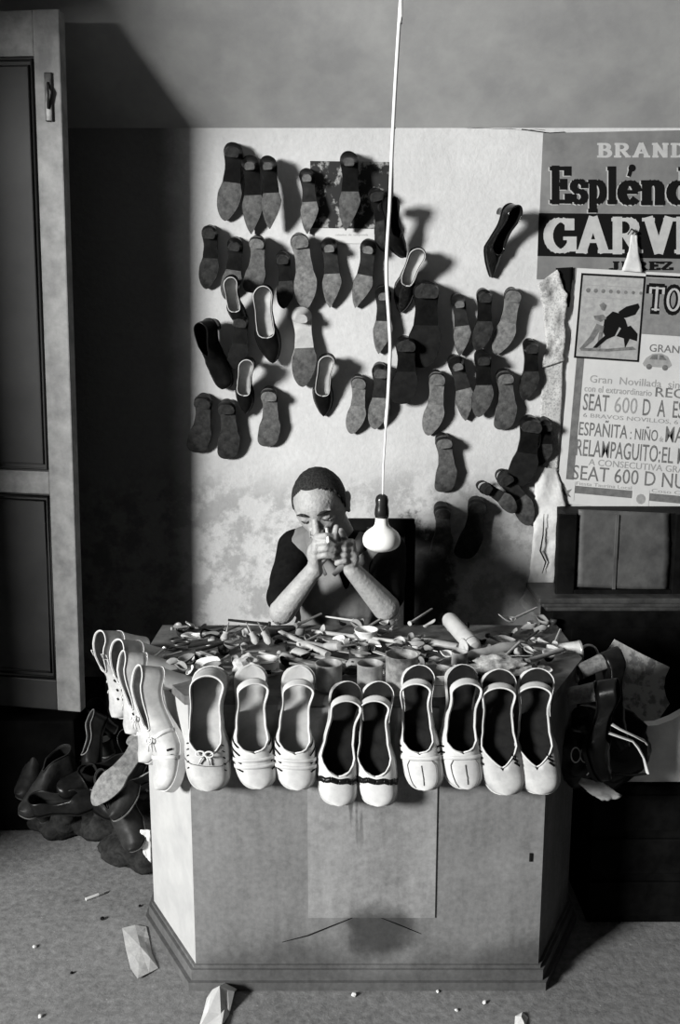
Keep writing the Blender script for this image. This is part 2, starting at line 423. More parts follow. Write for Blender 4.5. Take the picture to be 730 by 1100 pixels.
# ---------------------------------------------------------------- room
def wall_material():
    m = bpy.data.materials.new('old_plaster'); m.use_nodes = True; nt = m.node_tree; b = nt.nodes['Principled BSDF']
    g = nt.nodes.new('ShaderNodeNewGeometry'); pos = g.outputs['Position']
    sp = nt.nodes.new('ShaderNodeSeparateXYZ'); nt.links.new(pos, sp.inputs[0]); X, Y, Z = sp.outputs
    n1 = wnoise(nt, pos, 2.2, 8, .62); n2 = wnoise(nt, pos, 9, 10, .7); n3 = wnoise(nt, pos, 60, 4, .6)
    v = wmath(nt, 'MULTIPLY_ADD', n1, .16, .46)
    v = wmath(nt, 'ADD', v, wmath(nt, 'MULTIPLY_ADD', n2, .16, -.08))
    v = wmath(nt, 'ADD', v, wmath(nt, 'MULTIPLY_ADD', n3, .14, -.07))
    # rough stained dado below
    low = wmath(nt, 'SUBTRACT', 1, wsmooth(nt, wmath(nt, 'ADD', Z, wmath(nt, 'MULTIPLY', n1, .3)), 1.12, 1.34))
    st = wmath(nt, 'MULTIPLY', low, wsmooth(nt, n2, .44, .58))
    v = wmath(nt, 'MULTIPLY', v, wmath(nt, 'MULTIPLY_ADD', st, -.38, 1))
    # dark patch right of the man: wall stain plus his shadow, painted in
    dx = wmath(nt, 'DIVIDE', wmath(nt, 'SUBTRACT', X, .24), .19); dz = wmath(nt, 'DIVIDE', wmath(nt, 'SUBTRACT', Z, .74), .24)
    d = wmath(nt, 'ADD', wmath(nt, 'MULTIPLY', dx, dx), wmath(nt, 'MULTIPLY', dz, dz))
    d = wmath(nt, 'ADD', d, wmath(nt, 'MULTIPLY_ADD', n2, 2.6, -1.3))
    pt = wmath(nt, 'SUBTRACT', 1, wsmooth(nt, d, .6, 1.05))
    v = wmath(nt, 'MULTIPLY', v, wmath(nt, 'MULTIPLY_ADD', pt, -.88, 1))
    # left end by the door: its cast shadow deepened in the wall colour
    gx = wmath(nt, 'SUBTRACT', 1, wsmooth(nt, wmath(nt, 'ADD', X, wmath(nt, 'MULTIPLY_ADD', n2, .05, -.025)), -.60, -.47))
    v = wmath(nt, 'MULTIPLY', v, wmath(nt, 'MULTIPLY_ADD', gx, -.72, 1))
    c = nt.nodes.new('ShaderNodeCombineColor')
    for i in range(3): nt.links.new(v, c.inputs[i])
    nt.links.new(c.outputs[0], b.inputs['Base Color']); b.inputs['Roughness'].default_value = .9; b.inputs['Specular IOR Level'].default_value = .15
    bp = nt.nodes.new('ShaderNodeBump'); bp.inputs['Strength'].default_value = .55; bp.inputs['Distance'].default_value = .01
    h = wmath(nt, 'ADD', wmath(nt, 'MULTIPLY', n2, .8), wmath(nt, 'MULTIPLY', n3, .25)); nt.links.new(h, bp.inputs['Height'])
    nt.links.new(bp.outputs['Normal'], b.inputs['Normal'])
    return m
def floor_material():
    m = bpy.data.materials.new('cement_floor'); m.use_nodes = True; nt = m.node_tree; b = nt.nodes['Principled BSDF']
    g = nt.nodes.new('ShaderNodeNewGeometry'); pos = g.outputs['Position']
    n1 = wnoise(nt, pos, 3, 8, .6); n2 = wnoise(nt, pos, 45, 6, .7); n3 = wnoise(nt, pos, 130, 3, .6)
    v = wmath(nt, 'MULTIPLY_ADD', n1, .14, .10)
    v = wmath(nt, 'ADD', v, wmath(nt, 'MULTIPLY_ADD', n2, .34, -.17))
    v = wmath(nt, 'ADD', v, wmath(nt, 'MULTIPLY', wsmooth(nt, n3, .66, .74), .2))
    v = wmath(nt, 'MAXIMUM', v, .03)
    c = nt.nodes.new('ShaderNodeCombineColor')
    for i in range(3): nt.links.new(v, c.inputs[i])
    nt.links.new(c.outputs[0], b.inputs['Base Color']); b.inputs['Roughness'].default_value = .85
    bp = nt.nodes.new('ShaderNodeBump'); bp.inputs['Strength'].default_value = .5; bp.inputs['Distance'].default_value = .006
    nt.links.new(n2, bp.inputs['Height']); nt.links.new(bp.outputs['Normal'], b.inputs['Normal'])
    return m
def struct(name, bm, mat, smooth=False): return tag(mb_obj(name, bm, mat, smooth=smooth), kind='structure')
CEIL = 2.245
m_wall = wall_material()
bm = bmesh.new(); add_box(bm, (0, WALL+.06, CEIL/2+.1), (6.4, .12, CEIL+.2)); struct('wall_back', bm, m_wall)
bm = bmesh.new(); add_box(bm, (0, 1.9, -.05), (7.2, 2.8, .1)); struct('floor', bm, floor_material())
m_ceil = M('ceiling_plaster', .33, .9, .13, 6, .3)
bm = bmesh.new()   # ceiling with a soft cove where it meets the back wall
prof = [(.3, 3.12), (2.1, 3.12), (2.32, 3.06), (3.2, CEIL-.008), (3.2, CEIL+.15), (2.25, 3.3), (.3, 3.3)]
prism(bm, [(-3.2, y, z) for y, z in prof], (6.4, 0, 0)); struct('ceiling', bm, m_ceil)
bm = bmesh.new(); add_box(bm, (-1.78, 2.475, 1.55), (.08, 1.45, 3.1)); add_box(bm, (-1.78, 1.575, 2.76), (.08, .35, .78)); struct('wall_left_blocker', bm, M('dark_blocker_wall', .05, .9, .3, 6, .2, spec=.05))  # unseen wall and lintel block added to shade the door panels and ceiling
# crack along the join of wall and ceiling
bm = bmesh.new()
pts = []
for k in range(46):
    px = 180+k*9; py = 128+(px-180)*.029+random.uniform(-1.2, 1.2)
    pts.append(P(px, py, WALL-.0005))
sweep(bm, pts, [random.uniform(.0008, .003) for _ in pts], 4, flat=.3); sweep(bm, [P(x, y, WALL-.0005) for x, y in ((560, 139), (575, 141), (590, 143), (606, 142))], .006, 5, flat=.3)
cr = struct('trim_1', bm, m_ink)

# door leaf, far left
def door():
    m_st = M('worn_door_paint', .2, .6, .35, 14, .2); m_pn = M('stained_door_panel', .016, .6, .5, 5, .1)
    A = P(84, 765, 2.79); A.x += 0; zb = A.z
    root = empty('panelled_door', (A.x, 2.79, 0)); 
    rot = R(-8)     # hinge end further away
    # local: x runs to the left (negative) from the free edge, z up
    root.rotation_euler = (0, R(1.2), rot)
    z0 = A.z; z1 = 2.46
    Wd = .86; th = .04
    def bx(name, x0, x1, za, zb_, y0, y1, mat, bev=.004):
        b = bmesh.new(); add_box(b, ((x0+x1)/2, (y0+y1)/2, (za+zb_)/2), (abs(x1-x0), abs(y1-y0), abs(zb_-za)), bevel=bev); return mb_obj(name, b, mat, root, smooth=False)
    bx('stile', -.078, 0, z0, z1, 0, th, m_st); bx('stile', -Wd, -Wd+.085, z0, z1, 0, th, m_st)
    zr = P(60, 520, 2.79).z
    bx('rail', -Wd+.078, -.078, zr-.035, zr+.035, .002, th-.002, m_st); bx('rail', -Wd+.078, -.078, z0, z0+.10, .002, th-.002, m_pn); bx('rail', -Wd+.078, -.078, z1-.12, z1, .002, th-.002, m_st)
    bx('panel', -Wd+.078, -.078, z0+.10, zr-.035, .014, .026, m_pn, .001); bx('panel', -Wd+.078, -.078, zr+.035, z1-.12, .014, .026, m_pn, .001)
    for za, zc in ((z0+.10, zr-.035), (zr+.035, z1-.12)):
        b = bmesh.new()
        x0, x1 = -Wd+.078, -.078
        for q in range(2):
            e = .008+q*.014; r = .005-q*.001; y = .006+q*.006
            sweep(b, [(x0+e, y, za+e), (x1-e, y, za+e), (x1-e, y, zc-e), (x0+e, y, zc-e), (x0+e, y, za+e)], r, 8)
        mb_obj('moulding', b, m_pn, root)
    b = bmesh.new(); add_box(b, (-.035, -.004, P(60, 105, 2.79).z), (.022, .008, .13), bevel=.003); pl = mb_obj('latch_plate', b, m_iron, root)
    b = bmesh.new(); sweep(b, [(-.035, -.008, P(60, 90, 2.79).z), (-.03, -.022, P(60, 100, 2.79).z), (-.035, -.01, P(60, 118, 2.79).z)], .004, 8); mb_obj('latch', b, m_iron, pl)
    tag(root, kind='structure'); root.name = 'door_1'
    # added step under the door, coloured near black for the shadow there
    b = bmesh.new(); add_box(b, (A.x-.46, 2.97, (A.z-.02)/2), (.9, .40, A.z-.022), bevel=.008); struct('trim_2', b, M('shadow_black_step', .004, .95, spec=.02, var=.4, scale=10, bump=.2))
door()

# ---------------------------------------------------------------- counter
XL0, XR0, YF = -.352, .484, 2.04; XL1, XR1, YC, YB = -.505, .618, 2.30, 2.58
def counter():
    m_front = bpy.data.materials.new('grimy_grey_board'); m_front.use_nodes = True; nt = m_front.node_tree; b = nt.nodes['Principled BSDF']
    g = nt.nodes.new('ShaderNodeNewGeometry'); pos = g.outputs['Position']; sp = nt.nodes.new('ShaderNodeSeparateXYZ'); nt.links.new(pos, sp.inputs[0]); X, Y, Z = sp.outputs
    mp = nt.nodes.new('ShaderNodeMapping'); mp.inputs['Scale'].default_value = (1, 1, .12); nt.links.new(pos, mp.inputs['Vector'])
    ns = wnoise(nt, mp.outputs[0], 38, 5, .6); n1 = wnoise(nt, pos, 4, 8, .6); n2 = wnoise(nt, pos, 70, 5, .7)
    v = wmath(nt, 'MULTIPLY_ADD', n1, .16, .07); v = wmath(nt, 'ADD', v, wmath(nt, 'MULTIPLY_ADD', n2, .16, -.08)); v = wmath(nt, 'ADD', v, wmath(nt, 'MULTIPLY_ADD', ns, .10, -.05))
    # drips down the middle
    cx = wmath(nt, 'SUBTRACT', 1, wsmooth(nt, wmath(nt, 'ABSOLUTE', wmath(nt, 'SUBTRACT', X, .06)), .03, .15))
    up = wsmooth(nt, Z, .28, .52)
    dr = wmath(nt, 'MULTIPLY', wmath(nt, 'MULTIPLY', cx, up), wsmooth(nt, ns, .5, .62))
    v = wmath(nt, 'MULTIPLY', v, wmath(nt, 'MULTIPLY_ADD', dr, -.8, 1))
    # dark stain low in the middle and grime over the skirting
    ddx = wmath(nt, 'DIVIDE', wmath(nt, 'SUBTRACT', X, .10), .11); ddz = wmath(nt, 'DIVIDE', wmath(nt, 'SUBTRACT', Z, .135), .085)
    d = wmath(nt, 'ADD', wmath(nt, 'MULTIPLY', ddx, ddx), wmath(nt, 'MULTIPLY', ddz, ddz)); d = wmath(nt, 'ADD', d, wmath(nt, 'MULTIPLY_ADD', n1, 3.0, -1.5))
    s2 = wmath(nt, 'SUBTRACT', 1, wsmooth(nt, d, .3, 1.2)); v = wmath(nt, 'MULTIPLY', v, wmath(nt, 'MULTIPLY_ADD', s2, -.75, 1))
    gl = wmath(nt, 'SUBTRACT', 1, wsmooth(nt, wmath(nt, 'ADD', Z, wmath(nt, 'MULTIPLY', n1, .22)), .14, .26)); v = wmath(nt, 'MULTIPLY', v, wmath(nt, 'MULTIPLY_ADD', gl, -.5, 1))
    v = wmath(nt, 'MAXIMUM', v, .01)
    c = nt.nodes.new('ShaderNodeCombineColor')
    for i in range(3): nt.links.new(v, c.inputs[i])
    nt.links.new(c.outputs[0], b.inputs['Base Color']); b.inputs['Roughness'].default_value = .7
    m_side = M('pale_side', .37, .7, .12, 9, .15)  # left side panels paler than the front board
    m_patch = M('patch_board', .27, .7, .3, 14, .1)
    m_top = M('worktop_wood', .10, .7, .6, 14, .3)
    root = empty('work_counter', (.06, 2.3, 0)); O = Vector((.06, 2.3, 0))
    def L(x, y, z): return Vector((x, y, z))-O
    th = .02
    def panel(name, a, b_, z0, z1, mat, inn):
        bm = bmesh.new(); prism(bm, [L(a[0], a[1], z0), L(b_[0], b_[1], z0), L(b_[0], b_[1], z1), L(a[0], a[1], z1)], inn); return mb_obj(name, bm, mat, root, smooth=False)
    fp = panel('front_panel', (XL0, YF), (XR0, YF), .0, TOP-.022, m_front, (0, th, 0))
    panel('side_panel', (XL1, YC), (XL0, YF), 0, TOP-.022, m_side, (.017, .01, 0)); panel('side_panel', (XR0, YF), (XR1, YC), 0, TOP-.022, m_front, (-.017, .01, 0))
    panel('end_panel', (XL1, YB), (XL1, YC), 0, TOP-.022, m_side, (th, 0, 0)); panel('end_panel', (XR1, YC), (XR1, YB), 0, TOP-.022, m_front, (-th, 0, 0))
    bm = bmesh.new(); o = .006
    prism(bm, [L(XL0-o, YF-o, TOP-.022), L(XR0+o, YF-o, TOP-.022), L(XR1+o, YC-o, TOP-.022), L(XR1+o, YB, TOP-.022), L(XL1-o, YB, TOP-.022), L(XL1-o, YC-o, TOP-.022)], (0, 0, .022))
    mb_obj('worktop', bm, m_top, root, smooth=False)
    # skirting: two steps following the plan
    for (z0, z1, e) in ((0, .022, .022), (.022, .05, .013), (.05, .058, .006)):
        bm = bmesh.new(); plan = [(XL1-e, YC+.28), (XL1-e, YC-e*.5), (XL0-e*.7, YF-e), (XR0+e*.7, YF-e), (XR1+e, YC-e*.5), (XR1+e, YC+.28)]
        prism(bm, [L(x, y, z0) for x, y in plan]+[L(x*.96+.003, y+(.03 if y < 2.5 else 0), z0) for x, y in reversed(plan)], (0, 0, z1-z0))
        mb_obj('skirting', bm, m_front, root, smooth=False)
    # patch board nailed on the front
    a = P(331, 985, YF); b2 = P(472, 985, YF); zt = TOP-.03
    bm = bmesh.new(); prism(bm, [L(a.x, YF-.004, a.z), L(b2.x-.012, YF-.004, a.z), L(b2.x-.012, YF-.004, zt), L(a.x, YF-.004, zt)], (0, .005, 0)); mb_obj('patch_board', bm, m_front2(m_front), root, smooth=False)
    a3 = P(453, 985, YF); b3 = P(476, 1030, YF)
    # long scratch
    bm = bmesh.new()
    for line in (((303, 1012), (330, 1005), (355, 995), (378, 986)), ((404, 984), (425, 992), (452, 1003))):
        sweep(bm, [P(x, y, YF-.0005)-O for x, y in line], [.0012]+[.0028]*(len(line)-2)+[.0015], 5, flat=.4)
    mb_obj('scratch', bm, m_ink, root)
    bm = bmesh.new(); k = P(570, 921, YF-.001); add_box(bm, k-O, (.008, .003, .022), bevel=.001); mb_obj('keyhole_plate', bm, m_ink, root)
    tag(root, 'wide cobbler\'s work counter with angled pale left side and grimy grey front board', 'counter')
def m_front2(src):
    m = src.copy(); m.name = 'paler_patch_board'; nt = m.node_tree
    b = nt.nodes['Principled BSDF']; l = b.inputs['Base Color'].links[0]; s = l.from_socket
    h = nt.nodes.new('ShaderNodeHueSaturation'); h.inputs['Value'].default_value = 1.5; nt.links.new(s, h.inputs['Color']); nt.links.new(h.outputs[0], b.inputs['Base Color']); return m
counter()

# ---------------------------------------------------------------- shoes on the wall
def set_on_wall(root, px0, py0, px1, py1, L, mode, layer=0.0, lift=10):
    """hang by the heel: heel end and toe end given by where they stand on the wall"""
    d = .05
    H = P(px0, py0, WALL-.085-layer); Tt = P(px1, py1, WALL-.035-layer)
    N = (0, 1, 0) if mode == 'sole' else (0, -1, 0)
    if mode == 'side': N = (.5, -.87, 0)
    if mode == 'sideL': N = (-.45, -.9, 0)
    y = (Tt-H).normalized()
    m = frame(H, Tt, N) @ Matrix.Diagonal((1, 1, .74, 1))
    # push back until it touches the wall (or the layer in front of it)
    mx = -9; kids = KIDS.get(root.name) or [o for o in bpy.data.objects if o.parent == root]
    for c in kids:
        for v in c.data.vertices: mx = max(mx, (m @ v.co).y)
    m.translation.y += (WALL-.003-layer)-mx
    # keep the picture position after the push
    hw = m @ Vector((0, L/2, .03)); want = P((px0+px1)/2, (py0+py1)/2, hw.y)
    m.translation.x += want.x-hw.x; m.translation.z += want.z-hw.z
    root.matrix_world = m
WS = [
 # kind, heel px, toe px, mode, layer, name, label
 ('almond_grey', 250,153, 244,238,'sole',0,'court_shoe','worn black shoe hung sole outward, top left corner of the wall display'),
 ('point_grey', 267,167, 272,252,'sole',0,'court_shoe','dark shoe hung in the shade between two others at the top left of the display'),
 ('point_grey', 286,167, 292,247,'sole',.035,'court_shoe','glossy black high heel hung sole outward, third from left in the top row'),
 ('almond_dark', 224,241, 224,312,'sole',0,'court_shoe','very dark flat-soled shoe hanging alone at the left edge, second row'),
 ('point_pale', 328,181, 332,252,'sole',.0,'court_shoe','black heel with pale pointed sole at the left edge of the dark print'),
 ('point_grey', 374,162, 373,249,'sole',.02,'court_shoe','black high heel hung in the middle of the dark print, highest of all'),
 ('almond_grey', 252,256, 246,322,'sole',0,'court_shoe','black shoe behind the pale-lined open shoe, second row left'),
 ('round_grey', 276,252, 272,316,'sole',.02,'loafer','shoe with broad mottled sole, second row, right above the two pale-rimmed pumps'),
 ('almond_dark', 302,270, 307,332,'sole',0,'court_shoe','dark shoe half hidden left of the broad square-heeled one'),
 ('flat_pale', 320,252, 330,330,'sole',.02,'loafer','wide worn shoe with pale square heel piece left of the narrow pointed one'),
 ('point_pale', 352,257, 356,330,'sole',0,'court_shoe','narrow black heel with pale sole under the white margin of the dark print'),
 ('point_pale', 396,258, 383,331,'sole',0,'court_shoe','pointed black heel tilted to the left, just left of the lamp cord'),
 ('almond_dark', 401,203, 415,270,'sole',0,'court_shoe','dull black shoe over the right side of the dark print, behind the cord'),
 ('almond_grey', 413,212, 435,279,'side',.03,'court_shoe','black shoe slanting away right of the lamp cord, below the dark print'),
 ('open_cream', 452,264, 427,338,'open',.0,'court_shoe','open pump with cream lining slanting left, just right of the cord'),
 ('round_black', 457,303, 452,394,'sole',.02,'loafer','large plain black shoe below the cream-lined pump'),
 ('point_pale', 411,308, 408,380,'sole',0,'court_shoe','black heel with pale sole hanging right behind the cord'),
 ('point_pale', 491,315, 495,384,'sole',0,'court_shoe','black shoe with pale waist and sole, left of the three in a row'),
 ('almond_dark', 520,309, 514,379,'sole',.02,'court_shoe','shiny black high heel, middle of the three in a row'),
 ('flat_pale', 551,310, 534,380,'sole',0,'loafer','pale-soled shoe with dark heel, right one of the three in a row'),
 ('open_patent', 545,219, 527,298,'side',0,'court_shoe','glossy black patent pump hanging alone at the upper right'),
 ('open_pale', 248,293, 258,356,'open',.035,'court_shoe','black pump with pale rim, left of the pale-rimmed pair'),
 ('open_pale', 283,306, 291,391,'open',.035,'court_shoe','shiny black pump with pale rim, right of the pale-rimmed pair'),
 ('boot_black', 224,342, 238,419,'sideL',.0,'ankle_boot','black ankle boot with shiny toe at the left edge, third row'),
 ('boot_black', 258,338, 254,397,'sole',.0,'ankle_boot','black ankle boot hung beside the shiny-toed boot, under the left pale-rimmed pump'),
 ('open_pale', 268,381, 261,447,'open',.02,'court_shoe','black pump with pale insole seen from above, lower left of the display'),
 ('sling_pale', 322,330, 327,416,'sole',0,'slingback','pale slingback with grey sole hanging alone left of centre'),
 ('open_pale', 353,377, 345,450,'open',.0,'court_shoe','black open pump with pale insole, lower centre of the display'),
 ('flat_pale', 385,401, 379,468,'sole',0,'court_shoe','pale-soled shoe, left of the two side by side under the cord'),
 ('almond_pale', 408,391, 404,461,'sole',.0,'court_shoe','pale-soled shoe, right of the two side by side, touching the cord'),
 ('round_dark', 218,423, 213,487,'sole',0,'loafer','dark round-toed shoe, leftmost in the bottom row'),
 ('round_dark', 242,430, 247,493,'sole',0,'loafer','dark round-toed shoe, second from left in the bottom row'),
 ('round_grey', 288,415, 289,481,'sole',0,'loafer','low shoe with pale square toe end, third in the bottom row on the left'),
 ('round_black', 435,362, 432,434,'sole',.03,'ankle_boot','black shoe with a bright glint at the toe, right of the cord, fourth row'),
 ('flat_pale', 469,398, 461,468,'sole',0,'loafer','light dusty-soled shoe at the left of the right-hand cluster'),
 ('point_pale', 488,384, 501,451,'sole',0,'court_shoe','narrow pale-soled heel tilted to the right in the right-hand cluster'),
 ('almond_grey', 518,378, 515,447,'sole',.02,'court_shoe','glossy heel with grey sole in the middle of the right-hand cluster'),
 ('round_grey', 541,397, 541,462,'sole',0,'loafer','round grey-soled shoe at the lower right of the right-hand cluster'),
 ('almond_dark', 570,365, 564,430,'sole',0,'loafer','dark shoe overlapping the torn newspaper, beside the right-hand cluster'),
 ('round_grey', 475,467, 478,528,'sole',0,'loafer','low shoe hanging alone below the right-hand cluster'),
 ('round_black', 571,448, 555,522,'sole',.02,'loafer','very dark broad shoe on the lower torn newspaper'),
 ('almond_dark', 586,450, 580,500,'sole',0,'court_shoe','dark shoe peeping out right behind the very dark broad shoe'),
 ('round_grey', 474,540, 472,602,'sole',0,'loafer','grey-soled shoe low on the wall, right of the dark patch'),
 ('round_dark', 514,533, 497,602,'sole',.0,'loafer','dark shoe leaning left, lowest on the right side'),
 ('strap_grey', 514,521, 556,548,'sole',.04,'sandal','black sandal hung crosswise above the lowest shoes'),
 ('strap_grey', 537,507, 571,563,'sole',.0,'sandal','dark open-backed sandal slanting down right towards the white newspaper strip'),
]
for kd, x0, y0, x1, y1, mode, layer, nm, lab in WS:
    L = (P(x0, y0, WALL-.06)-P(x1, y1, WALL-.06)).length*.99
    r = make_shoe(kd, nm, L)
    if r.name not in KIDS: KIDS[r.name] = [o for o in bpy.data.objects if o.parent == r]
    Lq = round(L*50)/50
    set_on_wall(r, x0, y0, x1, y1, Lq, mode, layer)
    tag(r, lab, 'shoe', 'shoes hanging on the wall')

# ---------------------------------------------------------------- white shoes on the counter
def counter_shoe(kd, xt, yt, xb, yb, nm, lab, n_extra=0, twist=0.0, L=.27, Yh=2.018, Yt=1.985):
    r = make_shoe(kd, nm, L)
    H = P(xt, yt, Yh); Tt = P(xb, yb, Yt)
    fm = KINDFORM[kd]; Lq = round(L*50)/50
    hz = fm[0]+fm[1]
    y = (Tt-H).normalized(); n = Vector((twist, -1, .12)); n = (n-y*n.dot(y)).normalized()
    # the given heel point is the top of the heel seat: step back by the heel height
    H2 = H-n*hz; m = frame(H2, Tt-n*fm[1], (twist, -1, .12))
    r.matrix_world = m
    tag(r, lab, 'shoe', 'white shoes hooked over the counter edge'); return r
CS = [
 ('w_bow', 228, 724, 221, 849, 'lace_up_shoe', 'white lace-up shoe with a small bow, next to the corner of the counter', .0),
 ('w_strap', 270, 722, 276, 853, 'platform_sandal', 'white strappy platform sandal right of the one with a bow', .18),
 ('w_strap', 322, 723, 316, 851, 'platform_sandal', 'white strappy platform sandal left of the two black-trimmed shoes', .06),
 ('w_black', 373, 739, 360, 860, 'platform_sandal', 'white shoe with black scalloped trim, left of the pair', .06),
 ('w_black', 407, 739, 404, 862, 'platform_sandal', 'white shoe with black scalloped trim, right of the pair', -.15),
 ('w_panel', 450, 723, 454, 846, 'platform_sandal', 'white slingback with stitched toe, right beside the black-trimmed pair', -.18),
 ('w_panel', 496, 722, 497, 850, 'platform_sandal', 'white slingback with stitched toe, second right of the black-trimmed pair', .08),
 ('w_cut', 536, 728, 540, 845, 'platform_sandal', 'pale sandal with three slanting cut-outs, second from the right end', -.14),
 ('w_cut', 577, 727, 577, 845, 'platform_sandal', 'pale sandal with three slanting cut-outs at the right end of the row', -.25),
]
for kd, a, b, c, d, nm, lab, tw in CS: counter_shoe(kd, a, b, c, d, nm, lab, twist=tw)
# four over the angled left side, heels inward
nL = Vector((-.862, -.507, 0))
def side_shoe(kd, hx, hy, tx, ty, Yh, Yt, nm, lab, N, L=.26):
    r = make_shoe(kd, nm, L); H = P(hx, hy, Yh); Tt = P(tx, ty, Yt); y = (Tt-H).normalized(); n = Vector(N); n = (n-y*n.dot(y)).normalized(); hz, p_ = KINDFORM[kd]
    r.matrix_world = frame(H-n*(hz+p_), Tt-n*p_, N); tag(r, lab, 'shoe', 'white shoes hooked over the counter edge')
side_shoe('w_tie', 172, 728, 180, 838, 2.13, 2.05, 'platform_sandal', 'cream tied shoe, nearest of those on the angled side of the counter', (-.86, -.5, .15), .27)
side_shoe('w_tie', 155, 712, 160, 822, 2.21, 2.13, 'platform_sandal', 'cream tied shoe, second back on the angled side of the counter', (-.88, -.45, .15), .26)
side_shoe('w_side', 148, 697, 140, 800, 2.33, 2.30, 'buttoned_shoe', 'cream shoe with a column of round buttons, farthest left', (-.7, -.7, .15), .25)
side_shoe('w_side', 128, 686, 126, 780, 2.50, 2.48, 'buttoned_shoe', 'cream buttoned shoe with its heel highest, last one back on the left side', (-.7, -.7, .15), .24)

# ---------------------------------------------------------------- posters and printed paper on the wall
m_pgrey = M('poster_grey', .17, .8, .22, 9, .1)
m_pwhite = M('poster_white', .56, .85, .06, 12, .1)
m_prgrey = M('print_grey', .14, .85, .25, 40)
m_print = M('print_dark_grey', .15, .85, .35, 60)
m_faint = M('print_faint', .30, .85, .15, 60)
m_letter = M('letter_pale', .42, .85, .1, 30)
def flat(name, polys, mat, parent, mapf, Y, thick=.0006, kind=None):
    bm = bmesh.new(); inv = parent.matrix_world.inverted()
    for pl in polys:
        pts = [inv @ mapf(u, v, Y) for u, v in pl]
        try: prism(bm, pts, (0, -thick-1.6e-5*(len(bm.verts)//8 % 24), 0))
        except ValueError: pass
    o = mb_obj(name, bm, mat, parent, smooth=False); return o
def stroke(pts, w, thin=None):
    """ribbon polygons along a polyline; thin = width of horizontal strokes"""
    out = []
    for i in range(len(pts)-1):
        x0, y0 = pts[i]; x1, y1 = pts[i+1]; dx, dy = x1-x0, y1-y0; l = math.hypot(dx, dy) or 1e-6
        k = w if thin is None else thin+(w-thin)*(abs(dy)/l)
        nx, ny = -dy/l*k/2, dx/l*k/2; ex, ey = dx/l*k*.12, dy/l*k*.12
        out.append([(x0+nx-ex, y0+ny-ey), (x1+nx+ex, y1+ny+ey), (x1-nx+ex, y1-ny+ey), (x0-nx-ex, y0-ny-ey)])
    return out
def arc(cx, cy, rx, ry, a0, a1, n=10):
    return [(cx+rx*math.cos(R(a0+(a1-a0)*k/n)), cy+ry*math.sin(R(a0+(a1-a0)*k/n))) for k in range(n+1)]
TH, TN = .27, .12
